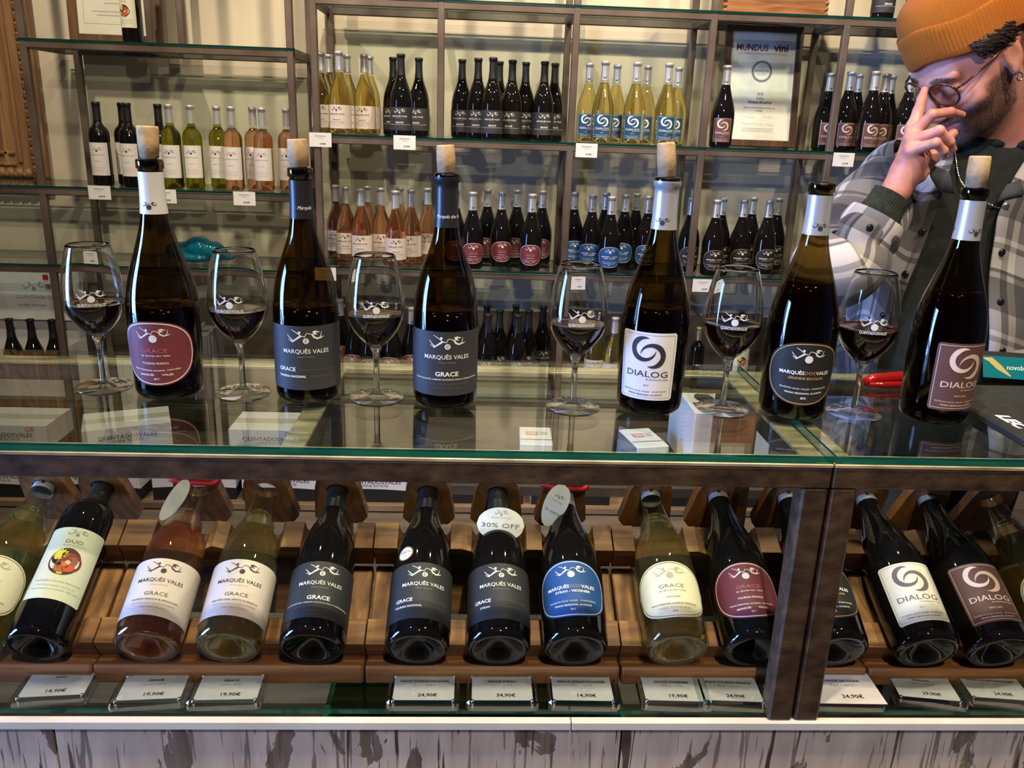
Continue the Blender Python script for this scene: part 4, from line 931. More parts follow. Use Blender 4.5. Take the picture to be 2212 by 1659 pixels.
# ------------------------------------------------------------------ carved wooden panel leaning on the left wall
cw = wood('carved_wood', (.12, .058, .022), (.32, .18, .08), (.22, .11, .045), 2, 2.4, .6, 0)
root = empty('carved_panel', (-2.2, 3.66, LZ2 - .0), 'carved brown wooden panel leaning on the wall at far left', 'wood panel')
zB = 1.122; root.location.z = zB
boxpart('board', (0, .03, .65), (.80, .035, 1.30), cw, root, .004)
xr = .38
for k, xx in enumerate((.30, .245)): boxpart('moulding', (xx, .008, .66), (.018, .014, 1.2), cw, root, .004)
for k, zz in enumerate((.055, .10)): boxpart('moulding', (-.05, .008, zz), (.66, .014, .016), cw, root, .004)
leaf = MB(); leaf.ball((0, 0, 0), .02, 8, 6, 0, (1.15, .7, 1.0)); leaf.ball((-.012, -.006, .008), .012, 8, 5, 0, (1, .7, .8)); lme = leaf.mesh('carved_leaf', cw)
for k in range(34):
    o = bpy.data.objects.new('carved_leaf', lme); COL.objects.link(o); o.parent = root; o.location = (.365, .008, .03 + k * .037); o.rotation_euler = (0, R(25), 0)
for k in range(20):
    o = bpy.data.objects.new('carved_leaf', lme); COL.objects.link(o); o.parent = root; o.location = (-.36 + k * .036, .008, .022); o.rotation_euler = (0, R(-65), 0)
lf = MB(); lf.ball((0, 0, 0), .05, 8, 6, 0, (.22, .25, 1.0)); lfm = lf.mesh('carved_frond', cw)
for k in range(16):
    o = bpy.data.objects.new('carved_frond', lfm); COL.objects.link(o); o.parent = root; o.location = (.16 + .03 * math.sin(k * .9), .012, .34 + k * .055); o.rotation_euler = (0, R(38 if k % 2 else 24), 0)
rs = MB(); rs.ball((0, 0, 0), .018, 8, 5, 0, (1, .6, 1))
rsm = rs.mesh('rosette', cw)
for k in range(26):
    o = bpy.data.objects.new('rosette', rsm); COL.objects.link(o); o.parent = root; o.location = (rng.uniform(-.2, .2), .01, rng.uniform(.15, 1.15))

# ------------------------------------------------------------------ carved timber block on the top shelf
tb = MB(); xa, xb = onY(1568, 15, SY + .08).x, onY(1786, 18, SY + .08).x
tb.bevbox((0, 0, .09), (xb - xa, .16, .18), .006)
for k in range(9): tb.ball((xb - xa) / 2 * Vector((1, 0, 0)) + Vector((.0, -.07 + .0 * k, .012 + k * .02)), .012, 8, 5, 0, (.9, 1.2, .8)); tb.ball(-(xb - xa) / 2 * Vector((1, 0, 0)) + Vector((0, -.07, .012 + k * .02)), .012, 8, 5, 0, (.9, 1.2, .8))
o = tb.build('timber_block', wood('bright_timber', (.14, .05, .014), (.36, .16, .055), (.24, .095, .03), 0, 4)); o.location = ((xa + xb) / 2, SY + .16, ZT + .0085); tag(o, 'orange brown timber block with notched ends on the top shelf', 'wood block')

# ------------------------------------------------------------------ white wine cartons on the floor behind the counter
cart_w = noisy('white_carton', (.66, .65, .66), (.72, .71, .72), 12, .7); cart_k = plain('black_carton', (.012, .012, .013), .5)
def carton(x, y, z, wd, dp, ht, rz, txt, mark=None, lab='', side=None):
    root = empty('wine_carton', (x, y, z), lab, 'box', 'white wine cartons behind the counter'); root.rotation_euler = (0, 0, R(rz))
    mb = MB(); n = 14; zb = lambda t: ht * (.34 + .06 * math.sin(t * 2.6 + .5))
    # body: black lower wave + white upper on the front, plain on the other sides
    for i in range(n):
        t0, t1 = i / n, (i + 1) / n; X0, X1 = -wd / 2 + wd * t0, -wd / 2 + wd * t1
        mb.add([(X0, -dp / 2, 0), (X1, -dp / 2, 0), (X1, -dp / 2, zb(t1)), (X0, -dp / 2, zb(t0))], [(0, 1, 2, 3)], 1); mb.add([(X0, -dp / 2, zb(t0)), (X1, -dp / 2, zb(t1)), (X1, -dp / 2, ht), (X0, -dp / 2, ht)], [(0, 1, 2, 3)], 0)
    mb.add([(wd / 2, -dp / 2, 0), (wd / 2, dp / 2, 0), (wd / 2, dp / 2, ht * .36), (wd / 2, -dp / 2, zb(1)), (wd / 2, dp / 2, ht), (wd / 2, -dp / 2, ht)], [(0, 1, 2, 3)], 1); mb.add([(wd / 2, -dp / 2, zb(1)), (wd / 2, dp / 2, ht * .36), (wd / 2, dp / 2, ht), (wd / 2, -dp / 2, ht)], [(0, 1, 2, 3)], 0)
    mb.add([(-wd / 2, dp / 2, 0), (-wd / 2, -dp / 2, 0), (-wd / 2, -dp / 2, ht), (-wd / 2, dp / 2, ht)], [(0, 1, 2, 3)], 0); mb.add([(wd / 2, dp / 2, 0), (-wd / 2, dp / 2, 0), (-wd / 2, dp / 2, ht), (wd / 2, dp / 2, ht)], [(0, 1, 2, 3)], 0)
    mb.add([(-wd / 2, -dp / 2, ht), (wd / 2, -dp / 2, ht), (wd / 2, dp / 2, ht), (-wd / 2, dp / 2, ht)], [(0, 1, 2, 3)], 0); mb.add([(-wd / 2, -dp / 2, 0), (-wd / 2, dp / 2, 0), (wd / 2, dp / 2, 0), (wd / 2, -dp / 2, 0)], [(0, 1, 2, 3)], 1)
    b = mb.build('carton_body', [cart_w, cart_k], root)
    P_ = Print(); kk = wd * 1000
    if txt:
        P_.text('QUINTADOSVALES', 0, ht * 1000 * (.74 if z > .1 else .62), kk * .052, kk * .66, srgb(60, 56, 62), .01); P_.text('WINE ESTATE', 0, ht * 1000 * (.62 if z > .1 else .50), kk * .036, kk * .34, srgb(90, 84, 90))
    if mark: P_.text(mark, kk * .3, ht * 1000 * .9, kk * .06, kk * (.24 if len(mark) > 3 else .12), srgb(190, 50, 70), .0, 'c', .2)
    if not txt: P_.rect(-kk * .1, ht * 1000 * .6, kk * .26, ht * 220, srgb(196, 110, 120), 1); P_.rect(-kk * .1, ht * 1000 * .6, kk * .22, ht * 180, srgb(214, 180, 184), 1)
    if P_.items: po = bpy.data.objects.new('print', P_.mesh('print', lambda u, v, e: (u, -dp / 2 - e, v), .0006)); COL.objects.link(po); po.parent = b
    tape = boxpart('tape', (0, 0, ht + .0004), (wd * 1.0, .05, .0006), plain('clear_tape', (.55, .50, .42), .25), b)
    return root
cz = .03
boxpart('pallet_board', (0, 0, 0), (4.6, .46, .022), noisy('pallet_wood', (.14, .09, .05), (.26, .17, .10), 6, .7, (.4, 6, 1))).location = (-.2, 3.08, .018)
tag(bpy.data.objects['pallet_board'], 'low wooden board under the cartons behind the counter', 'board')
for x, z, t, mk_, rz, lab in ((-1.74, cz, 1, None, 0, 'lower white carton at the far left floor'), (-1.36, cz, 1, None, -4, 'lower white carton left of the maroon labelled bottle base'), (-1.03, cz, 0, 'DVT17', 3, 'lower carton with pink stamp behind the rosé rack'), (-.70, cz, 1, None, 0, 'lower carton under the one marked DvB 22'), (-.36, cz, 1, None, 0, 'lower carton right of the one under DvB 22'), (.05, cz, 1, None, 0, 'lower carton behind the TOURIGA NACIONAL rack bottle'), (.38, cz, 1, 'GN17', 0, 'lower carton marked in red behind the SYRAH bottle'), (.82, cz, 0, None, 0, 'lower carton behind the pale yellow rack bottle'), (1.16, cz, 1, None, 0, 'lower carton behind the maroon rack bottle'),
                            (-1.70, cz + .136, 1, 'GR', 0, 'upper white carton at the far left behind the glass top'), (-1.30, cz + .136, 1, None, 22, 'upper carton turned sideways under the leftmost wine glass'), (-.745, cz + .136, 1, 'DvB 22', 0, 'upper carton marked DvB 22 in red'), (.96, cz + .136, 0, None, -6, 'upper carton with red stamp under the black oval bottle')):
    carton(x, 2.98 + (.03 if z > .1 else 0), z, .30, .20, .134, rz, t, mk_, lab)

# ------------------------------------------------------------------ teal glazed sculpture on the left shelf
teal = plain('teal_glaze', srgb(10, 96, 118), .12, 0, .6, coat=.5)
c = onY(432, 562, 3.45); mb = MB()
for dx, dz, r_, s_ in ((-.085, .045, .045, (1.1, .9, .75)), (-.05, .05, .04, (1.2, .9, .8)), (0, .055, .05, (1.2, 1, 1)), (.055, .045, .045, (1.1, 1, .9)), (.10, .022, .03, (1.6, .9, .7)), (-.02, .02, .05, (1.6, 1.1, .45))): mb.ball((dx, 0, dz), r_, 24, 16, 0, s_)
o = mb.build('ceramic_sculpture', teal); o.location = (c.x, 3.45, LZ3 + .0135)
md = o.modifiers.new('fuse', 'REMESH'); md.mode = 'VOXEL'; md.voxel_size = .005; md.use_smooth_shade = True
md = o.modifiers.new('soft', 'SMOOTH'); md.iterations = 3
tag(o, 'glossy teal ceramic reclining figure on the left shelf', 'sculpture')
# ------------------------------------------------------------------ open white presentation box with bottle tops at the far left
root = empty('presentation_box', (-1.90, 3.42, LZ4 + .009), 'open white gift box with printed lid at the far left', 'box')
pbw = noisy('white_card', (.62, .60, .60), (.70, .68, .68), 10, .7)
lidp = boxpart('lid', (0, .17, .375), (.42, .006, .20), pbw, root, rot=Matrix.Rotation(R(-8), 3, 'X')); boxpart('tray_back', (0, .18, .14), (.42, .006, .28), pbw, root); boxpart('tray_side', (.213, .06, .10), (.006, .22, .2), pbw, root)
boxpart('tray_side', (-.213, .06, .10), (.006, .22, .2), pbw, root); boxpart('tray_front', (0, -.05, .05), (.42, .006, .1), pbw, root); boxpart('tray_floor', (0, .06, .003), (.42, .22, .006), pbw, root)
P_ = Print(); P_.emblem(20, 40, 90, srgb(150, 144, 150), .1); rot_ = Matrix.Rotation(R(-8), 3, 'X'); pe = bpy.data.objects.new('emblem', P_.mesh('emblem', lambda u, v, e: tuple(rot_ @ Vector((u, -.0032 - e, v)) + Vector((0, .17, .375))), .0004)); COL.objects.link(pe); pe.parent = lidp
P_ = Print(); P_.text('QUINTAVALES', 20, -2, 15, 150, srgb(120, 114, 122)); P_.text('ALGARVE · PORTUGAL', 10, -38, 9, 120, srgb(110, 104, 112), .01)
rot_ = Matrix.Rotation(R(-8), 3, 'X'); po = bpy.data.objects.new('print', P_.mesh('print', lambda u, v, e: tuple(rot_ @ Vector((u, -.0032 - e, v)) + Vector((0, .17, .375))), .0004)); COL.objects.link(po); po.parent = lidp
boxpart('red_seal', (.085, .150, .462), (.022, .002, .022), red_m, root)
for k, dx in enumerate((-.03, .055, .142)): bottle('s_dark', TR((-1.90 + dx, 3.46, LZ4 + .017)), 'dark bottle standing in the open white gift box, %s from left' % ORD[k], 'bottles in the gift box')
# grey ring binder on the left low shelf
root = empty('ring_binder', onY(438, 700, 3.46), 'pale blue ring binder standing on the low left shelf', 'binder'); root.location.z = LZ4 + .009
boxpart('cover', (-.02, 0, .145), (.006, .2, .29), plain('binder_blue', (.24, .27, .33), .5), root, .001); boxpart('cover', (.05, 0, .145), (.006, .2, .29), plain('binder_grey', (.14, .14, .15), .5), root, .001)
boxpart('pages', (.015, 0, .14), (.06, .19, .27), plain('binder_pages', (.10, .10, .11), .6), root); mb = MB()
for k in range(22): mb.lathe([(.003, -.001), (.004, 0), (.003, .001)], 8, M=TR((.062, -.09, .02 + k * .0118)) @ Matrix.Rotation(R(90), 4, 'X'))
mb.build('wire_comb', plain('comb_metal', (.5, .5, .5), .3, .8), root)

# ------------------------------------------------------------------ things low behind the counter seen through the glass
def small_box(px, py, wd, ht, rz, lab):
    c = onY(px, py, 1.75); c.z = onY(1155, 985, 1.75).z; root = empty('tasting_box', c, lab, 'box', 'small white boxes behind the counter'); root.rotation_euler = (0, 0, R(rz))
    b = MB(); b.bevbox((0, 0, ht / 2), (wd, wd * 1.5, ht), .002); bo = b.build('box_body', cart_w, root)
    s_ = MB(); s_.box((-wd / 2 - .016, 0, ht / 2 - .001), (.03, wd * 1.45, ht - .002)); s_.build('black_sleeve', cart_k, root)
    P_ = Print(); P_.rect(-8, 12, 26, 22, srgb(186, 92, 100), 1); P_.rect(-8, 12, 22, 18, srgb(214, 170, 172), 1); P_.rect(18, 14, 16, 20, srgb(176, 176, 180), 1); P_.rect(0, -26, wd * 1000, 4, srgb(130, 120, 140), 1)
    po = bpy.data.objects.new('print', P_.mesh('print', lambda u, v, e: (u, v, ht + e), .0006)); COL.objects.link(po); po.parent = bo
small_box(1155, 985, .072, .05, -2, 'small white box with red panel, left of two behind the counter'); small_box(1385, 1000, .076, .05, 12, 'small white box with red panel, nearer the white swirl label bottle')
# work shelf behind the counter that carries them
wz = onY(1155, 985, 1.75).z
o = boxpart('work_shelf', (0, 0, 0), (.80, .42, .02), inner_m); o.location = (.29, 1.80, wz - .014); tag(o, 'dark low work shelf behind the counter', 'shelf')
for sx in (-1, 1):
    for sy in (-1, 1):
        mb = MB(); mb.box((sx * .38, sy * .18, -.5 * (wz - .024) - .01), (.03, .03, wz - .024)); mb.build('shelf_leg', inner_m, o)
# picture box with white front
pz = wz - .004; c = onY(1570, 1010, 1.66); root = empty('picture_box', (c.x, 1.76, pz), 'white box with a landscape picture lid under the wine glass', 'box')
pic = bpy.data.materials.new('picture_print'); pic.use_nodes = True
bo = MB().bevbox((0, 0, .075), (.17, .22, .15), .002).build('box_body', cart_w, root)
P_ = Print(); P_.rect(0, 58, 150, 70, srgb(150, 176, 190), 4); P_.rect(0, -10, 150, 66, srgb(206, 206, 190), 4); P_.rect(0, -62, 150, 38, srgb(70, 66, 58), 4); P_.disc(-40, -10, 22, srgb(40, 36, 34), 14, 34); P_.disc(10, -18, 14, srgb(34, 30, 30), 12, 40); P_.disc(-30, 22, 20, srgb(170, 150, 60), 14, 7); P_.disc(40, -40, 26, srgb(150, 60, 40), 14, 12); P_.disc(0, -52, 40, srgb(90, 96, 50), 16, 10)
po = bpy.data.objects.new('print', P_.mesh('print', lambda u, v, e: (u, v, .15 + e), .0006)); COL.objects.link(po); po.parent = bo
P_ = Print(); P_.ribbon([(20, 20), (44, 20), (44, 46), (20, 46), (20, 20)], 1.6, srgb(180, 70, 80)); P_.rect(32, 33, 3, 18, srgb(180, 70, 80), 1); po = bpy.data.objects.new('print', P_.mesh('print', lambda u, v, e: (u, -.11 - e, .03 + v), .0006)); COL.objects.link(po); po.parent = bo
bpy.data.materials.remove(pic)
# green crate below the glass deck
gm = plain('green_plastic', srgb(40, 140, 80), .4, trans=.0); xg0, xg1 = onZ(700, 1520, .60).x, onZ(1350, 1520, .60).x
root = empty('green_crate', ((xg0 + xg1) / 2, 1.07, .421), 'green plastic crate under the glass deck', 'crate'); wd = xg1 - xg0
for nm, c, d in (('crate_wall', (0, -.13, .085), (wd, .008, .17)), ('crate_wall', (0, .13, .085), (wd, .008, .17)), ('crate_wall', (-wd / 2 + .004, 0, .085), (.008, .252, .17)), ('crate_wall', (wd / 2 - .004, 0, .085), (.008, .252, .17)), ('crate_floor', (0, 0, .004), (wd - .016, .252, .008)), ('crate_rim', (0, -.139, .165), (wd, .012, .012)), ('crate_rim', (0, .139, .165), (wd, .012, .012)), ('crate_rib', (wd * .2, -.137, .08), (.012, .008, .15)), ('crate_rib', (-wd * .2, -.137, .08), (.012, .008, .15))): boxpart(nm, c, d, gm, root, .001)
root = empty('glass_tumbler', (-.12, 1.0, .4305), 'clear glass tumbler standing in the green crate', 'glass'); mb = MB(); mb.lathe([(.001, .003), (.03, .003), (.032, .006), (.037, .10), (.035, .10), (.030, .012), (.001, .012)], 28); mb.build('tumbler', wg_glass, root); 
mb = MB(); mb.box((0, -.004, .05), (.01, .008, .06)); mb.build('blue_reflection', plain('blue_reflection_paint', srgb(60, 140, 200), .4), root); bpy.data.objects['blue_reflection'].location = (-.02, -.024, 0)  # blue reflection on the tumbler, put in as a coloured strip

# ------------------------------------------------------------------ counter odds and ends at the right
redp = plain('red_plastic', srgb(140, 20, 18), .18, coat=.4)
c = onZ(1906, 836, CZ); c.z = CZ; root = empty('corkscrew', c, 'red waiter corkscrew lying on the counter by the brown swirl label bottle', 'corkscrew'); root.rotation_euler = (0, 0, R(8))
mb = MB(); mb.tube([(-.032, 0, .008), (-.02, .001, .0115), (0, .003, .012), (.03, .006, .013), (.06, .004, .012)], [.006, .0088, .0088, .0092, .0075], 14); mb.build('handle', redp, root)
mb = MB(); mb.tube([(-.026, -.006, .0065), (-.005, -.009, .006), (.03, -.008, .006), (.055, -.004, .007)], [.0035, .005, .005, .003], 10); mb.build('lever', redp, root)
mb = MB(); hel = [(.02 + t * .05, .016 + .003 * math.cos(t * 30), .010 + .003 * math.sin(t * 30)) for t in np.linspace(0, 1, 50)]; mb.tube(hel, .0011, 6); mb.build('worm', plain('steel_bright', (.6, .6, .6), .2, 1), root)
# black tray like mat with raised letters
mat_m = noisy('black_rubber', (.012, .012, .012), (.02, .02, .02), 80, .55)
root = empty('bar_mat', (.866, 1.03, CZ + .0005), 'black bar mat with white letters at the right end', 'bar mat')
mbm = MB(); mbm.bevbox((0, 0, .006), (.38, .25, .012), .003); mo = mbm.build('mat_slab', mat_m, root)
P_ = Print(); P_.text('LEC', 0, 0, 17, 50, WHITE, .05, 'c', .15); po = bpy.data.objects.new('print', P_.mesh('print', lambda u, v, e: (-.166 + v, -.040 - u, .012 + e), .0004)); COL.objects.link(po); po.parent = mo
# bank card terminal
c = onY(2098, 846, 1.195); root = empty('card_terminal', (c.x + .11, 1.196, CZ + .0005), 'black card terminal with teal bank card band at the right edge', 'card terminal'); root.rotation_euler = (0, 0, R(-10))
MB().bevbox((0, -.001, .022), (.226, .058, .044), .006).build('housing', black_paint, root)
bt = boxpart('bank_card', (0, -.034, .033), (.21, .0012, .034), plain('bank_teal', srgb(10, 104, 120), .25), root, .0003, Matrix.Rotation(R(-28), 3, 'X'))
rb_ = Matrix.Rotation(R(-28), 3, 'X'); P_ = Print(); P_.text('novobanco', -50, 1, 8.0, 42, srgb(196, 214, 208), .01); po = bpy.data.objects.new('print', P_.mesh('print', lambda u, v, e: tuple(rb_ @ Vector((u, -.0006 - e, v)) + Vector((0, -.034, .033))), .0003)); COL.objects.link(po); po.parent = bt
P_ = Print(); P_.ribbon([(-104, 13), (-94, 11), (-82, 0), (-66, -13)], [2, 8, 9, 2], srgb(176, 160, 96)); po = bpy.data.objects.new('gold_wave', P_.mesh('gold_wave', lambda u, v, e: tuple(rb_ @ Vector((u, -.0006 - e, v)) + Vector((0, -.034, .033))), .0002)); COL.objects.link(po); po.parent = bt
# grey mouse on the counter behind it
c = onZ(2165, 800, CZ); o = MB().ball((0, 0, .004), .035, 24, 14, 0, (1.25, .72, .62)).build('computer_mouse', plain('grey_plastic', (.16, .16, .15), .35)); o.location = (c.x + .02, 1.249, CZ + .018); tag(o, 'grey rounded computer mouse near the back edge of the counter', 'mouse')
# ================================================================== the man behind the counter
def surface_nets(fn, lo, hi, h):
    lo = np.array(lo, float); n = [int(math.ceil((b - a) / h)) + 1 for a, b in zip(lo, hi)]
    ax = [lo[i] + h * np.arange(n[i]) for i in range(3)]
    G = np.stack(np.meshgrid(*ax, indexing='ij'), -1); D = fn(G.reshape(-1, 3)).reshape(n)
    S = D < 0
    c = np.zeros([q - 1 for q in n], int)
    for i in (0, 1):
        for j in (0, 1):
            for k in (0, 1): c += S[i:n[0] - 1 + i, j:n[1] - 1 + j, k:n[2] - 1 + k]
    act = (c > 0) & (c < 8); idx = -np.ones(act.shape, int); cells = np.argwhere(act); idx[act] = np.arange(len(cells))
    acc = np.zeros((len(cells), 3)); cnt = np.zeros(len(cells)); I, J, K = cells.T
    for a in range(3):
        o1, o2 = [q for q in range(3) if q != a]
        for u in (0, 1):
            for v in (0, 1):
                b = [0, 0, 0]; b[o1] = u; b[o2] = v; e = list(b); e[a] = 1
                d0 = D[I + b[0], J + b[1], K + b[2]]; d1 = D[I + e[0], J + e[1], K + e[2]]; m = (d0 < 0) != (d1 < 0)
                t = np.where(m, d0 / np.where(m, d0 - d1, 1), 0); p = np.tile(np.array(b, float), (len(cells), 1)); p[:, a] = t
                acc[m] += p[m]; cnt[m] += 1
    V = lo + h * (cells + acc / cnt[:, None]); F = []
    for a in range(3):
        o1, o2 = [(1, 2), (2, 0), (0, 1)][a]
        sl0 = [slice(None)] * 3; sl1 = [slice(None)] * 3; sl0[a] = slice(0, -1); sl1[a] = slice(1, None)
        X = S[tuple(sl0)] != S[tuple(sl1)]; E = np.argwhere(X)
        E = E[(E[:, o1] > 0) & (E[:, o2] > 0) & (E[:, o1] < n[o1] - 1) & (E[:, o2] < n[o2] - 1)]
        inside = S[E[:, 0], E[:, 1], E[:, 2]]
        def at(d1, d2):
            q = E.copy(); q[:, o1] += d1; q[:, o2] += d2; return idx[q[:, 0], q[:, 1], q[:, 2]]
        quad = np.stack([at(-1, -1), at(0, -1), at(0, 0), at(-1, 0)], 1); quad[~inside] = quad[~inside][:, ::-1]
        F.append(quad)
    return V, np.concatenate(F)
def s_ell(p, c, r): q = (p - np.array(c)) / np.array(r); k0 = np.sqrt((q ** 2).sum(1)); k1 = np.sqrt(((q / np.array(r)) ** 2).sum(1)); return k0 * (k0 - 1) / (k1 + 1e-9)
def s_cone(p, a, b, ra, rb):
    a = np.array(a, float); b = np.array(b, float); ab = b - a; t = np.clip(((p - a) @ ab) / (ab @ ab), 0, 1)
    return np.sqrt(((p - a - t[:, None] * ab) ** 2).sum(1)) - (ra + (rb - ra) * t)
def smin(a, b, k): h = np.clip(.5 + .5 * (b - a) / k, 0, 1); return b + (a - b) * h - k * h * (1 - h)
def smax(a, b, k): return -smin(-a, -b, k)
def rotvec(w_):
    v = Vector(w_); return np.array(Matrix.Rotation(v.length, 3, v.normalized()))
HR = rotvec((.675, -.463, -1.256)) @ np.diag([1, -1, 1.0]); HC = np.array(onY(2100.6, 127.5, 1.55)); HS = 1.0
def to_head(P): return (P - HC) @ HR / HS
def hp(x, y, z): return Vector(HC + HR @ (np.array([x, y, z]) * HS))
NB = np.array(onY(2160, 380, 1.64))                       # base of the neck
NBl = HR.T @ (NB - HC)
def head_sdf(P):
    p = to_head(P); a = np.abs(p[:, 0:1]); q = np.concatenate([a, p[:, 1:]], 1)   # q is mirrored
    d = s_ell(p, (0, -.012, .035), (.077, .098, .092))
    d = smin(d, s_ell(p, (0, .026, -.032), (.064, .068, .084)), .03)
    d = smin(d, s_ell(p, (0, .042, -.074), (.050, .052, .042)), .03)
    d = smin(d, s_ell(p, (0, .082, -.098), (.024, .018, .018)), .02)
    d = smin(d, s_ell(q, (.043, .060, -.028), (.026, .024, .022)), .02)          # smiling cheeks
    d = smin(d, s_cone(q, (.004, .093, .026), (.042, .078, .030), .010, .009), .016)  # brow
    d = smin(d, s_cone(p, (0, .092, .016), (0, .112, -.030), .0085, .0125), .012)     # nose
    d = smin(d, s_ell(q, (.0125, .104, -.036), (.0095, .011, .008)), .008)
    d = smax(d, -s_ell(q, (.033, .100, .006), (.020, .016, .012)), .014)          # sockets
    d = smin(d, s_ell(q, (.032, .078, .006), (.0145, .0125, .0125)), .003)         # eyeballs under lids
    d = smin(d, s_cone(q, (.014, .0895, .0135), (.044, .078, .010), .0045, .004), .005)   # upper lids
    d = smin(d, s_cone(q, (.014, .0885, -.002), (.044, .078, .001), .004, .0035), .006)
    d = smin(d, s_cone(q, (.002, .098, -.0595), (.027, .085, -.055), .0065, .0035), .008)  # upper lip
    d = smin(d, s_cone(q, (.002, .096, -.0735), (.024, .085, -.064), .007, .0035), .008)   # lower lip
    d = smax(d, -s_cone(q, (0, .1065, -.066), (.026, .091, -.0595), .0035, .0022), .003)   # smile gap
    d = smin(d, s_ell(q, (.0775, -.010, .002), (.0075, .019, .031)), .008)        # ears
    d = smax(d, -s_ell(q, (.086, -.006, .004), (.006, .011, .019)), .005)
    d = smin(d, s_ell(q, (.078, -.002, -.026), (.006, .009, .009)), .006)
    d = smin(d, s_cone(p, (0, -.035, -.055), NBl, .056, .060), .03)
    return d
def at3(px, py, Y): v = onY(px, py, Y); return np.array(v), -(cam_m.transposed() @ (v - CAM)).z / FPX
fingers = [[(1972, 276, 1.478, 15), (1984, 240, 1.488, 11.5), (1991, 214, 1.500, 9.5), (1997, 195, 1.508, 7.5)],     # index
           [(1974, 287, 1.465, 14), (2014, 247, 1.448, 10.5), (2053, 242, 1.462, 9.5), (2078, 248, 1.482, 7.5)],       # middle
           [(1969, 305, 1.452, 14), (2029, 282, 1.420, 10.5), (2051, 306, 1.430, 10), (2058, 322, 1.438, 8.5)],        # ring
           [(1968, 325, 1.442, 13.5), (2022, 308, 1.406, 10), (2038, 326, 1.412, 9), (2039, 336, 1.420, 8.5)],         # little
           [(1985, 378, 1.460, 17), (2014, 340, 1.462, 14), (2040, 306, 1.470, 11.5), (2059, 288, 1.476, 9.5)]]        # thumb
FK = [[(at3(x, y, Y)[0], at3(x, y, Y)[1] * r) for x, y, Y, r in f] for f in fingers]
WR = at3(1938, 408, 1.462); WR2 = at3(1912, 448, 1.46); EL = np.array(onY(1806, 600, 1.455)); SH = np.array(onY(1930, 375, 1.66))
palm = [at3(1958, 372, 1.462), at3(1974, 340, 1.458), at3(1972, 305, 1.462)]
def hand_sdf(P):
    d = s_cone(P, WR2[0], WR[0], .0235, .0225)
    d = smin(d, s_cone(P, WR[0], palm[0][0], .0225, .0245), .012)
    d = smin(d, s_cone(P, palm[0][0], palm[1][0], .0255, .025), .012)
    d = smin(d, s_cone(P, palm[1][0], palm[2][0], .023, .0165), .012)
    for f in FK[:4]: d = smin(d, s_cone(P, palm[0][0], f[0][0], .015, f[0][1] * .95), .01)
    fd = None
    for f in FK:
        e = None
        for (a, ra), (b, rb) in zip(f, f[1:]):
            g = s_cone(P, a, b, ra, rb); g = np.minimum(g, np.sqrt(((P - b) ** 2).sum(1)) - rb * 1.04); e = g if e is None else smin(e, g, .004)
        fd = e if fd is None else smin(fd, e, .0022)
    return smin(d, fd, .007)
def frame_box(pts, pad): P = np.array(pts); return P.min(0) - pad, P.max(0) + pad
lo, hi = frame_box([hp(*q) for q in ((.08, .12, .12), (-.08, -.11, .12), (.08, .1, -.12), (-.08, -.11, -.12), (.09, -.1, .1), (-.08, .12, -.12))] + [NB], .035)
V1, F1_ = surface_nets(head_sdf, lo, hi, .0027)
lo, hi = frame_box([q[0] for f in FK for q in f] + [WR2[0]], .036)
V2, F2_ = surface_nets(hand_sdf, lo, hi, .0016)
XC = 1.005; YC = 1.63
def body_sdf(P):
    d = s_ell(P, (XC, YC, 1.12), (.19, .10, .30)); d = smin(d, s_cone(P, SH + np.array([.03, 0, 0]), EL, .05, .038), .03)
    d = smin(d, s_cone(P, EL, WR2[0], .036, .024), .02); d = smin(d, s_cone(P, (XC + .2, YC, 1.32), (XC + .28, YC - .02, 1.0), .05, .04), .03)
    d = smin(d, s_cone(P, (XC, YC, 1.33), NB, .08, .058), .03); d = smin(d, s_ell(P, (XC, YC, .9), (.17, .11, .14)), .05)
    for sx in (-.085, .085): d = smin(d, s_cone(P, (XC + sx, YC, .88), (XC + sx, YC + .02, .07), .075, .045), .02); d = smin(d, s_cone(P, (XC + sx, YC + .04, .05), (XC + sx, YC - .14, .04), .04, .035), .02)
    return d
V3, F3_ = surface_nets(body_sdf, (.55, 1.35, -.02), (1.36, 1.80, 1.46), .011)
V = np.concatenate([V1, V2, V3]); F = np.concatenate([F1_, F2_ + len(V1), F3_ + len(V1) + len(V2)])
man = empty('person', (XC, YC, 0), 'man in orange beanie and plaid overshirt behind the counter, hand to glasses', 'person')
me = bpy.data.meshes.new('body'); off = np.array([XC, YC, 0]); me.from_pydata((V - off).tolist(), [], F.tolist())
me.polygons.foreach_set('use_smooth', [True] * len(F)); me.update()
# stubble mask and blush belong to the skin itself
pl = to_head(V); ax_ = np.abs(pl[:, 0])
def sst(a, b, x): t = np.clip((x - a) / (b - a), 0, 1); return t * t * (3 - 2 * t)
beard = sst(-.030, -.052, pl[:, 2] - .35 * np.clip(ax_ - .03, 0, .05)) * sst(-.02, .012, pl[:, 1]) * sst(.14, .12, np.abs(pl[:, 2]))
side = sst(-.005, -.02, pl[:, 2] - 0.0) * sst(.05, .062, ax_) * sst(-.004, .012, pl[:, 1]) * sst(.066, .045, pl[:, 1]); beard = np.maximum(beard, side)
neckm = sst(-.128, -.105, pl[:, 2] + .25 * (pl[:, 1] - .08)); beard *= neckm
lipd = np.sqrt((ax_ / .030) ** 2 + ((pl[:, 2] + .066) / .0105) ** 2); lips = sst(1.05, .8, lipd) * (pl[:, 1] > .075); beard *= (1 - lips)
mous = sst(1.0, .8, np.sqrt((ax_ / .034) ** 2 + ((pl[:, 2] + .050) / .008) ** 2)) * (pl[:, 1] > .07); beard = np.maximum(beard, mous * .9)
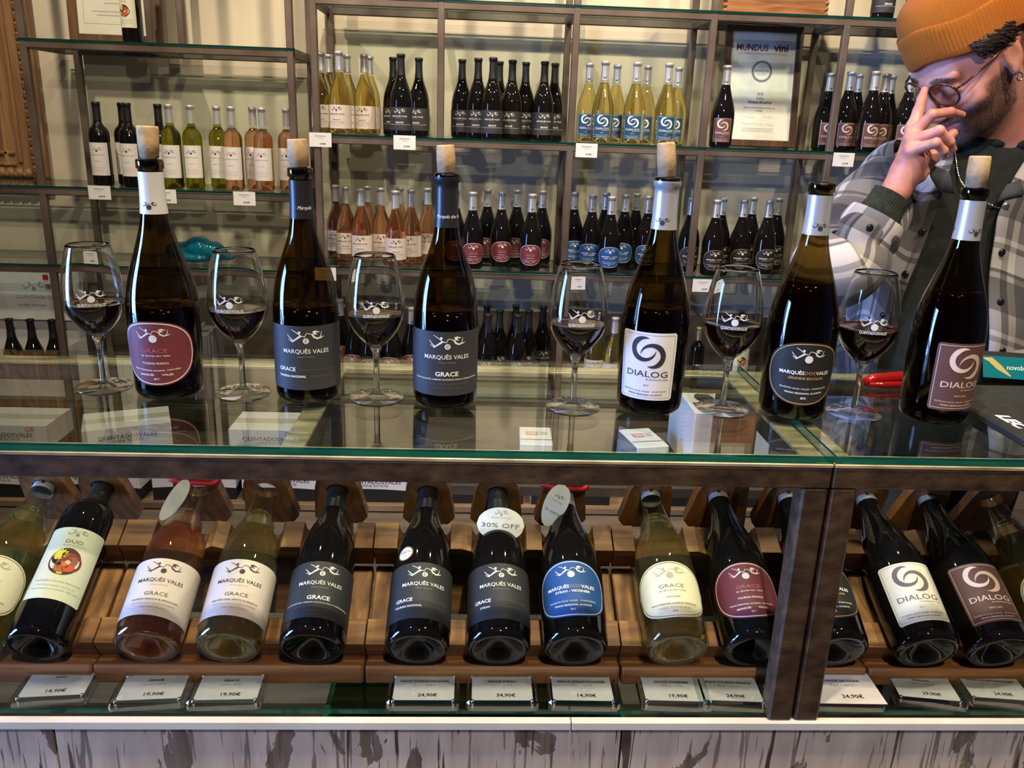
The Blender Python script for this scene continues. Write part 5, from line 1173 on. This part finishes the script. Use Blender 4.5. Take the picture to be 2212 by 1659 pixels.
brow = sst(1.0, .6, np.sqrt(((ax_ - .032) / .024) ** 2 + ((pl[:, 2] - .031 + .12 * (ax_ - .03)) / .0065) ** 2)) * (pl[:, 1] > .05)
isH = np.zeros(len(V), bool); isH[:len(V1)] = True
beard = np.where(isH, np.maximum(beard * .66, brow * .6), 0); lips = np.where(isH, lips, 0)
ca_ = me.color_attributes.new('mask', 'FLOAT_COLOR', 'POINT'); col = np.zeros((len(V), 4), np.float32); col[:, 0] = beard; col[:, 1] = lips; col[:, 3] = 1; ca_.data.foreach_set('color', col.ravel())
skin, n, l, b = _new('skin'); vc = n.new('ShaderNodeVertexColor'); vc.layer_name = 'mask'; sp = n.new('ShaderNodeSeparateColor'); l.new(vc.outputs[0], sp.inputs[0])
tcn = n.new('ShaderNodeTexCoord'); nz = n.new('ShaderNodeTexNoise'); nz.inputs['Scale'].default_value = 28; l.new(tcn.outputs['Object'], nz.inputs['Vector'])
cr = n.new('ShaderNodeValToRGB'); cr.color_ramp.elements[0].position = .35; cr.color_ramp.elements[0].color = (*srgb(192, 124, 110), 1); cr.color_ramp.elements[1].position = .68; cr.color_ramp.elements[1].color = (*srgb(212, 152, 136), 1); l.new(nz.outputs[0], cr.inputs[0])
m1 = n.new('ShaderNodeMixRGB'); m1.inputs[2].default_value = (*srgb(168, 84, 80), 1); l.new(sp.outputs[1], m1.inputs[0]); l.new(cr.outputs[0], m1.inputs[1])
m2 = n.new('ShaderNodeMixRGB'); m2.inputs[2].default_value = (*srgb(62, 44, 36), 1); l.new(sp.outputs[0], m2.inputs[0]); l.new(m1.outputs[0], m2.inputs[1]); l.new(m2.outputs[0], b.inputs['Base Color'])
b.inputs['Roughness'].default_value = .48; b.inputs['Subsurface Weight'].default_value = .12; b.inputs['Subsurface Radius'].default_value = (.012, .004, .002); b.inputs['Subsurface Scale'].default_value = .4
bp = n.new('ShaderNodeBump'); bp.inputs['Strength'].default_value = .12; bp.inputs['Distance'].default_value = .001; nz2 = n.new('ShaderNodeTexNoise'); nz2.inputs['Scale'].default_value = 420; l.new(tcn.outputs['Object'], nz2.inputs['Vector']); l.new(nz2.outputs[0], bp.inputs['Height']); l.new(bp.outputs[0], b.inputs['Normal'])
me.materials.append(skin); body = bpy.data.objects.new('body', me); COL.objects.link(body); body.parent = man
OFF = Vector(off)
def part(mb, name, mat): 
    o = mb.build(name, mat, man); o.location = -OFF; return o
hair_m = plain('dark_brown_hair', srgb(44, 32, 26), .55)
# beard: short strands over the stubble
me.calc_loop_triangles(); nrm = np.zeros((len(V), 3)); me.vertex_normals.foreach_get('vector', nrm.ravel()) if False else None
nv = np.array([x.vector[:] for x in me.vertex_normals])
def strands(weights, n_, L, w_, down, name):
    pr = weights / weights.sum(); ids = rng.choice(len(V), n_, p=pr); mb = MB(); vs = []; fs = []
    dn = HR @ np.array(down)
    for k, i in enumerate(ids):
        p0 = V[i]; nn_ = nv[i]; t = nn_ * .75 + dn * .7 + rng.normal(0, .35, 3); t /= np.linalg.norm(t); sd = np.cross(t, nn_ + 1e-6); sd /= np.linalg.norm(sd) + 1e-9
        ll = L * rng.uniform(.6, 1.2); vs += [p0 - sd * w_, p0 + sd * w_, p0 + t * ll + dn * ll * .2]; fs.append((3 * k, 3 * k + 1, 3 * k + 2))
    mb.add(vs, fs); o = part(mb, name, hair_m); o['kind'] = 'stuff'
bw_ = np.where(isH, np.maximum(beard - brow, 0), 0); strands(np.where(bw_ > 3e-1, bw_, 0), 5200, .0045, .00026, (0, .2, -1), 'beard'); strands(np.where(isH, brow, 0) * (brow > .3), 420, .005, .0003, (0, .3, .3), 'eyebrows')
# hair locks below the beanie
mb = MB()
for k in range(520):
    side_ = 1 if k % 6 else -1; tmp = k % 5 < 2          # temple locks / locks behind the ear
    ph = rng.uniform(0, 6.28); am = rng.uniform(.0012, .0035); pts = []
    if tmp:
        y0 = rng.uniform(-.012, .050); z0 = .066 + rng.uniform(-.004, .004); Ln = rng.uniform(.030, .048) * (1 - .3 * max(0, y0) / .05); sw = rng.uniform(.010, .026)
        for s_ in np.linspace(0, 1, 8):
            yy = y0 - sw * s_; xx = .0785 * math.sqrt(max(.2, 1 - ((yy + .012) / .105) ** 2)) + .004 + .006 * math.sin(math.pi * s_); pts.append(hp(side_ * (xx + am * math.sin(ph + s_ * 8)), yy + am * math.cos(ph + s_ * 9), z0 - Ln * s_))
    else:
        th_ = R(rng.uniform(112, 200)); x0, y0 = side_ * .083 * math.sin(th_), .103 * math.cos(th_) - .014; z0 = .04; Ln = rng.uniform(.07, .12)
        for s_ in np.linspace(0, 1, 8):
            o_ = 1.0 + .14 * math.sin(s_ * 2.4); pts.append(hp(x0 * o_ + 2 * am * math.sin(ph + s_ * 7), y0 * o_ + 2 * am * math.cos(ph + s_ * 8), z0 - Ln * s_))
    mb.tube(pts, [.0016, .0018, .0018, .0017, .0016, .0014, .001, .0004], 5)
part(mb, 'hair', hair_m)['kind'] = 'stuff'
# beanie: knitted dome with a ribbed turned-up cuff
TL = Matrix.Rotation(R(-10), 3, 'Y') @ Matrix.Rotation(R(12), 3, 'X')
def bn_(th_, r_, z_): # beanie coordinates around the head, tilted a little backwards
    v = TL @ Vector((.0875 * r_ * math.sin(th_), .1075 * r_ * math.cos(th_), z_)); return hp(v.x, v.y - .014, v.z + .034)
knit, n, l, b = _new('orange_knit'); b.inputs['Base Color'].default_value = (*srgb(204, 112, 16), 1); b.inputs['Roughness'].default_value = .95; b.inputs['Sheen Weight'].default_value = .05
uvn = n.new('ShaderNodeUVMap'); wv = n.new('ShaderNodeTexWave'); wv.wave_type = 'BANDS'; wv.bands_direction = 'X'; wv.inputs['Scale'].default_value = 30; wv.inputs['Distortion'].default_value = .6; l.new(uvn.outputs[0], wv.inputs['Vector'])
nzk = n.new('ShaderNodeTexNoise'); nzk.inputs['Scale'].default_value = 120; l.new(uvn.outputs[0], nzk.inputs['Vector']); mm_ = n.new('ShaderNodeMath'); mm_.operation = 'ADD'; l.new(wv.outputs[0], mm_.inputs[0]); l.new(nzk.outputs[0], mm_.inputs[1])
bpk = n.new('ShaderNodeBump'); bpk.inputs['Strength'].default_value = .6; bpk.inputs['Distance'].default_value = .0018; l.new(mm_.outputs[0], bpk.inputs['Height']); l.new(bpk.outputs[0], b.inputs['Normal'])
crk = n.new('ShaderNodeValToRGB'); crk.color_ramp.elements[0].color = (*srgb(146, 70, 4), 1); crk.color_ramp.elements[1].color = (*srgb(206, 114, 14), 1); crk.color_ramp.elements[0].position = .3; crk.color_ramp.elements[1].position = 1.1 if False else 1.0; l.new(mm_.outputs[0], crk.inputs[0]); l.new(crk.outputs[0], b.inputs['Base Color'])
def param(name, mat, rows, seg, fn, closed=True, parent=None):
    """grid mesh with uv; fn(i_row_t, theta) -> (point, u, v)"""
    Vv = []; UV = []; nr = len(rows); sg = seg + 1
    for t in rows:
        for i in range(sg):
            p_, u_, v_ = fn(t, i / seg); Vv.append(p_); UV.append((u_, v_))
    Ff = [(j * sg + i, j * sg + i + 1, (j + 1) * sg + i + 1, (j + 1) * sg + i) for j in range(nr - 1) for i in range(seg)]
    m_ = bpy.data.meshes.new(name); m_.from_pydata([tuple(Vector(q) - OFF) for q in Vv], [], Ff); uvl = m_.uv_layers.new(name='UVMap')
    for lp in m_.loops: uvl.data[lp.index].uv = UV[lp.vertex_index]
    m_.polygons.foreach_set('use_smooth', [True] * len(Ff)); m_.materials.append(mat); m_.update()
    o = bpy.data.objects.new(name, m_); COL.objects.link(o); o.parent = parent or man; return o
def dome(t, s_):
    th_ = 2 * math.pi * s_; a = max(0, t) * math.pi / 2; z_ = .052 + .066 * math.sin(a) ** .95 + min(0, t) * .16; r_ = 1.035 * max(.002, math.cos(a)) ** .60
    r_ *= 1 + .012 * math.sin(3 * th_ + 5 * t) * (1 - t); return bn_(th_, r_, z_), s_ * 4, t
beanie = param('beanie', knit, list(np.linspace(-.25, 1, 26)), 120, dome)
cuff_pts = [(0.985, .004), (1.02, -.003), (1.048, .0), (1.064, .012), (1.07, .03), (1.07, .046), (1.062, .055), (1.045, .058), (1.02, .054)]
def cuff(t, s_):
    k = int(t); r_, z_ = cuff_pts[k]; th_ = 2 * math.pi * s_; rib = .0045 * math.cos(105 * th_) if 1 < k < 7 else 0; wob = .006 * math.sin(th_ * 2 + 1) + .003 * math.sin(th_ * 5)
    return bn_(th_, r_ + rib, z_ + wob), s_ * 4, z_ * 5
param('beanie_cuff', knit, range(len(cuff_pts)), 630, cuff, parent=beanie)
# spectacles
tort = noisy('tortoiseshell', srgb(40, 22, 12), srgb(96, 54, 24), 60, .18, coat=.4)
GZ, GY = .009, .1035; mb = MB()
for sx in (-1, 1):
    pts = []
    for k in range(37):
        a = 2 * math.pi * k / 36; c_, s_ = math.cos(a), math.sin(a); rx_, rz_ = .0270, .0250 if s_ < 0 else .0225
        x_ = sx * .0335 + rx_ * c_ * (1 - .05 * s_); z_ = GZ + rz_ * s_; pts.append(hp(x_, GY - .28 * max(0, abs(x_) - .012) ** 1.1, z_))
    mb.tube(pts, .0021, 8, caps=False)
mb.tube([hp(-.0085, GY - .001, GZ + .006), hp(-.003, GY + .003, GZ + .009), hp(.003, GY + .003, GZ + .009), hp(.0085, GY - .001, GZ + .006)], .0021, 8)
gl = part(mb, 'spectacles', tort)
for sx in (-1, 1):
    mb = MB(); xo = .0335 + .0270
    mb.tube([hp(sx * xo, GY - .28 * .046 ** 1.1, GZ + .008), hp(sx * (xo + .009), GY - .022, GZ + .010), hp(sx * .078, .045, GZ + .012), hp(sx * .081, .0, GZ + .016), hp(sx * .080, -.018, GZ + .004), hp(sx * .078, -.026, GZ - .012)], [.0018, .002, .0019, .0018, .002, .0018], 8); o = mb.build('temple', tort, gl)
    mb = MB(); Vv = [hp(sx * .0335, GY - .28 * .0215 ** 1.1 + .001, GZ)]
    for k in range(28):
        a = 2 * math.pi * k / 28; c_, s_ = math.cos(a), math.sin(a); rx_, rz_ = .0267, .0247 if s_ < 0 else .0222; x_ = sx * .0335 + rx_ * c_ * (1 - .05 * s_); Vv.append(hp(x_, GY - .28 * max(0, abs(x_) - .012) ** 1.1, GZ + rz_ * s_))
    mb.add(Vv, [(0, 1 + k, 1 + (k + 1) % 28) for k in range(28)], 0, True); mb.build('lens', thin_glass('spectacle_lens', (.96, .95, .95), 1.5, 1.0), gl)
mb = MB(); mb.tube([hp(.081 + .0 * math.cos(a), -.002 + .006 * math.cos(a), -.040 + .007 * math.sin(a)) for a in np.linspace(0, 6.283, 17)], .0012, 6, caps=False); part(mb, 'earring', plain('silver_metal', (.75, .74, .72), .2, 1.0))

# ---- clothing -----------------------------------------------------
def plaid(name):
    m, n, l, b = _new(name); uv = n.new('ShaderNodeUVMap'); se_ = n.new('ShaderNodeSeparateXYZ'); l.new(uv.outputs[0], se_.inputs[0])
    def band(out, per, stops, offs):
        a = n.new('ShaderNodeMath'); a.operation = 'MULTIPLY_ADD'; a.inputs[1].default_value = 1 / per; a.inputs[2].default_value = offs; l.new(out, a.inputs[0])
        f = n.new('ShaderNodeMath'); f.operation = 'FRACT'; l.new(a.outputs[0], f.inputs[0]); r = n.new('ShaderNodeValToRGB'); r.color_ramp.interpolation = 'CONSTANT'; e = r.color_ramp.elements
        e[0].position = 0; e[0].color = (stops[0][1],) * 3 + (1,); e[1].position = stops[1][0]; e[1].color = (stops[1][1],) * 3 + (1,)
        for p_, v_ in stops[2:]: q = e.new(p_); q.color = (v_,) * 3 + (1,)
        l.new(f.outputs[0], r.inputs[0]); return r
    st = [(0, 0.0), (.34, .55), (.40, .0), (.44, 1.0), (.66, .35), (.72, 1.0), (.78, .45)]
    A = band(se_.outputs[0], .150, st, .1); B = band(se_.outputs[1], .165, st, .35)
    mx = n.new('ShaderNodeMixRGB'); mx.inputs[0].default_value = .5; l.new(A.outputs[0], mx.inputs[1]); l.new(B.outputs[0], mx.inputs[2])
    cr_ = n.new('ShaderNodeValToRGB'); e = cr_.color_ramp.elements; e[0].position = .05; e[0].color = (*srgb(40, 40, 47), 1); e[1].position = .95; e[1].color = (*srgb(190, 184, 184), 1); q = e.new(.5); q.color = (*srgb(104, 101, 104), 1)
    l.new(mx.outputs[0], cr_.inputs[0])
    wv_ = n.new('ShaderNodeTexWave'); wv_.bands_direction = 'DIAGONAL'; wv_.inputs['Scale'].default_value = 160; l.new(uv.outputs[0], wv_.inputs['Vector'])
    m2_ = n.new('ShaderNodeMixRGB'); m2_.blend_type = 'MULTIPLY'; m2_.inputs[0].default_value = .10; l.new(cr_.outputs[0], m2_.inputs[1]); l.new(wv_.outputs[0], m2_.inputs[2]); l.new(m2_.outputs[0], b.inputs['Base Color'])
    b.inputs['Roughness'].default_value = .95; b.inputs['Sheen Weight'].default_value = .15; return m
pl_m = plaid('grey_plaid_flannel')
def prof(z_):
    zs = [.80, .95, 1.10, 1.22, 1.30, 1.340, 1.362, 1.382, 1.397, 1.408]; A_s = [.215, .222, .232, .245, .246, .232, .205, .160, .118, .088]; B_s = [.135, .138, .142, .140, .128, .112, .100, .088, .078, .070]
    return np.interp(z_, zs, A_s), np.interp(z_, zs, B_s)
def tors(th_, z_, grow=0.0):
    a_, b_ = prof(z_); fold = .006 * math.sin(7 * th_ + 9 * z_) + .005 * math.sin(13 * th_ - 22 * z_ + 1.0) + .004 * math.sin(31 * z_ + 3 * th_)
    k = grow + fold * (1 if grow > .001 else .3); sq = lambda v: math.copysign(abs(v) ** .86, v)
    return Vector((XC + (a_ + k) * sq(math.sin(th_)), YC - (b_ + k) * sq(math.cos(th_)), z_))
swt = noisy('dark_green_knit', srgb(15, 19, 17), srgb(27, 32, 28), 60, .95, (1, 1, 1), bump=.3)
zr = list(np.linspace(.80, 1.30, 22)) + [1.32, 1.34, 1.362, 1.374, 1.386, 1.397, 1.408, 1.416]
sweater = param('sweater', swt, zr, 72, lambda t, s_: (tors(2 * math.pi * s_, min(t, 1.408), 0.0) + Vector((0, 0, max(0, t - 1.408))), s_ * 1.4, t))
mb = MB(); ringp = [tors(a, 1.408, .004) + Vector((0, 0, .006 - .010 * math.cos(a))) for a in np.linspace(0, 2 * math.pi, 61)]; mb.tube(ringp, .0085, 10, caps=False); o = mb.build('collar_band', swt, sweater); o.location = -OFF
# open overshirt: two fronts that meet at the back
def edge_theta(z_, side_):
    if side_ < 0: px = np.interp(z_, [.80, .99, 1.15, 1.30, 1.345, 1.40], [1905, 1940, 1990, 2045, 2058, 2085])
    else: px = np.interp(z_, [.80, .99, 1.15, 1.28, 1.345, 1.40], [2128, 2130, 2140, 2152, 2185, 2225])
    a_, b_ = prof(z_); X = (CAM + ray(px, 560) * ((YC - b_) / ray(px, 560).y)).x if False else None
    # horizontal position on the front of the chest
    d_ = YC - b_ * .97 - .014; lo_, hi_ = 0.0, 2.0
    py = 330 + (1.40 - z_) * 1080; v = onY(px, py, d_); s_ = max(-.98, min(.98, (v.x - XC) / (a_ + .014))); return math.copysign(math.asin(abs(s_) ** (1 / .86)), s_)
zr2 = list(np.linspace(.80, 1.30, 40)) + list(np.linspace(1.31, 1.402, 12))
def flapfn(side_):
    def fn(t, s_):
        e = edge_theta(t, side_); th_ = (-math.pi + (e + math.pi) * s_) if side_ < 0 else (e + (math.pi - e) * s_)
        p_ = tors(th_, t, .016 + (.004 if (s_ > .97 if side_ < 0 else s_ < .03) else 0)); lat = ((th_ - e) * .2)
        return p_, lat + (.0 if side_ < 0 else .07), t + .02 * math.sin(6 * th_)
    return fn
shirt = empty('overshirt'); shirt.parent = man
fl = [param('shirt_front', pl_m, zr2, 70, flapfn(sd_), parent=shirt) for sd_ in (-1, 1)]
for o in fl:
    sd = o.modifiers.new('cloth', 'SOLIDIFY'); sd.thickness = .003
# snap buttons on both fronts
snap = plain('dark_snap', (.05, .05, .055), .18, .8); snap_l = plain('pewter_snap', (.42, .41, .40), .25, .9)
for pts_, sd_ in (([(2015, 505), (1983, 600), (1950, 697), (1925, 788)], -1), ([(2176, 445), (2163, 545), (2156, 650), (2155, 753)], 1)):
    for k, (px, py) in enumerate(pts_):
        bz = onY(px, py, 1.478).z; e = edge_theta(bz, sd_); a_, b_ = prof(bz); v = onY(px, py, 1.478); ss = max(-.98, min(.98, (v.x - XC) / (a_ + .016))); th_ = math.copysign(math.asin(abs(ss) ** (1 / .86)), ss)
        p0 = tors(th_, bz, .0215); nn_ = (tors(th_, bz, .05) - p0).normalized(); mb = MB(); mb.ball((0, 0, 0), .0068, 14, 8, 0, (1, 1, .45), nn_.to_track_quat('Z', 'Y').to_matrix()); o = mb.build('snap_button', snap_l if (sd_ > 0 and k == 0) else snap, shirt); o.location = p0 - OFF
# collar lapels lying on the shoulders
for pts_ in ([(2003, 352, 1.50), (2050, 372, 1.485), (2062, 420, 1.48), (2030, 415, 1.482), (2012, 385, 1.49)], [(2205, 388, 1.50), (2212, 420, 1.487), (2166, 432, 1.482), (2150, 440, 1.482), (2175, 400, 1.492)]):
    mb = MB(); vs = [onY(*q) for q in pts_]; c_ = sum(vs, Vector()) / 5; nn_ = Vector((0, -.006, .002))
    vv = [c_ + nn_] + [v + nn_ * .2 for v in vs]; m_ = len(vv); mb.add(vv + [v + Vector((0, .004, 0)) for v in vv], [(0, 1 + k, 1 + (k + 1) % 5) for k in range(5)] + [(m_, m_ + 1 + (k + 1) % 5, m_ + 1 + k) for k in range(5)] + [(1 + k, m_ + 1 + k, m_ + 1 + (k + 1) % 5, 1 + (k + 1) % 5) for k in range(5)], 0, True)
    o = mb.build('collar_lapel', noisy('navy_lining', srgb(52, 54, 66), srgb(84, 84, 92), 14, .95), shirt); o.location = -OFF
# sleeves: bent right arm, hanging left arm
def catmull(P, n_=10):
    out = []; P = [Vector(p) for p in P]
    for i in range(len(P) - 1):
        p0, p1, p2, p3 = P[max(i - 1, 0)], P[i], P[i + 1], P[min(i + 2, len(P) - 1)]
        for k in range(n_): t = k / n_; out.append(.5 * (2 * p1 + (p2 - p0) * t + (2 * p0 - 5 * p1 + 4 * p2 - p3) * t * t + (3 * p1 - p0 - 3 * p2 + p3) * t ** 3))
    return out + [P[-1]]
def sleeve(name, path, rad, seg, mat, rib=0.0, fold=.006, parent=None, uo=0.0):
    C_ = catmull(path); n_ = len(C_); rr_ = np.interp(np.linspace(0, 1, n_), np.linspace(0, 1, len(rad)), rad); up = None; FR = []; L_ = 0; Ls = []
    for k in range(n_):
        t = (C_[min(k + 1, n_ - 1)] - C_[max(k - 1, 0)]).normalized()
        if up is None: up = t.orthogonal().normalized()
        up = (up - t * up.dot(t)).normalized(); FR.append((up, t.cross(up))); L_ += (C_[k] - C_[k - 1]).length if k else 0; Ls.append(L_)
    def fn(t, s_):
        k = int(t); a = 2 * math.pi * s_; u_, w_ = FR[k]; r_ = rr_[k] + fold * (math.sin(Ls[k] * 75 + 2.2 * math.sin(a + 1)) * .6 + .5 * math.sin(3 * a + Ls[k] * 30)) + rib * math.cos(44 * a)
        return C_[k] + (u_ * math.cos(a) + w_ * math.sin(a)) * r_, s_ * .38 + uo, Ls[k]
    return param(name, mat, range(n_), seg, fn, parent=parent)
SHv = Vector(SH); ELv = Vector(EL); W2 = Vector(WR2[0]); W1 = Vector(WR[0]); fa = (W1 - ELv).normalized()
cuffe = ELv + fa * ((W1 - ELv).length * .60)
sleeve('sleeve', [Vector((XC - .15, YC + .01, 1.335)), SHv + Vector((.0, .0, -.035)), (SHv + ELv) / 2 + Vector((-.015, -.005, -.005)), ELv + Vector((-.008, .01, .02)), ELv + fa * .05 + Vector((0, -.004, -.012)), (ELv + cuffe) / 2 + fa * .02, cuffe], [.082, .080, .076, .070, .066, .058, .050], 64, pl_m, 0, .0065, shirt, .055)
sleeve('shirt_cuff', [cuffe - fa * .035, cuffe, cuffe + fa * .016], [.053, .052, .050], 56, pl_m, 0, .002, shirt, .1)
sleeve('sweater_cuff', [cuffe - fa * .03, cuffe + fa * .02, W1 - fa * .034, W1 - fa * .012], [.036, .036, .033, .032], 176, noisy('green_rib_knit', srgb(18, 25, 18), srgb(36, 45, 34), 90, .95, bump=.3), .0016, .001, man)
mb = MB(); px_, py_ = 1879, 492; v = onY(px_, py_, (cuffe - fa * .015).y - .052); mb.ball(v, .0068, 14, 8, 0, (1, .5, 1)); o = mb.build('snap_button', snap, shirt); o.location = -OFF
LS = Vector((XC + .19, YC, 1.325)); sleeve('sleeve', [Vector((XC + .13, YC, 1.335)), LS + Vector((.03, 0, -.02)), LS + Vector((.075, -.01, -.15)), LS + Vector((.09, -.03, -.3)), LS + Vector((.06, -.12, -.38))], [.082, .08, .075, .068, .055], 56, pl_m, 0, .006, shirt, .05)
# trousers and shoes are out of sight below the counter but carry the figure
tr = noisy('dark_trousers', (.02, .02, .025), (.035, .035, .04), 30, .9)
for sx in (-.085, .085):
    mb = MB(); mb.tube([(XC + sx * .9, YC, .92), (XC + sx, YC, .7), (XC + sx, YC + .01, .4), (XC + sx, YC + .02, .08)], [.10, .092, .07, .062], 20); part(mb, 'trouser_leg', tr)
    mb = MB(); mb.ball((XC + sx, YC - .05, .045), .055, 16, 10, 0, (.85, 2.4, .82)); part(mb, 'shoe', black_paint)
mb = MB(); mb.lathe([(.13, .80), (.165, .86), (.19, .95)], 32, M=Matrix.Translation((XC, YC, 0)) @ Matrix.Diagonal((1.15, .72, 1, 1))); part(mb, 'trouser_waist', tr)
# silver chain
mb = MB(); cp = catmull([tors(R(55), 1.405, .010), tors(R(42), 1.375, .007), tors(R(22), 1.33, .004), tors(R(2), 1.285, .004), tors(R(-16), 1.30, .004), tors(R(-28), 1.335, .006), tors(R(-48), 1.385, .008)], 26)
for k, q in enumerate(cp): mb.ball(q, .0021, 6, 4, 0, (1, .7, 1.3) if k % 2 else (1.2, .7, .8))
part(mb, 'necklace', plain('silver_metal', (.75, .74, .72), .2, 1.0))['kind'] = 'stuff'
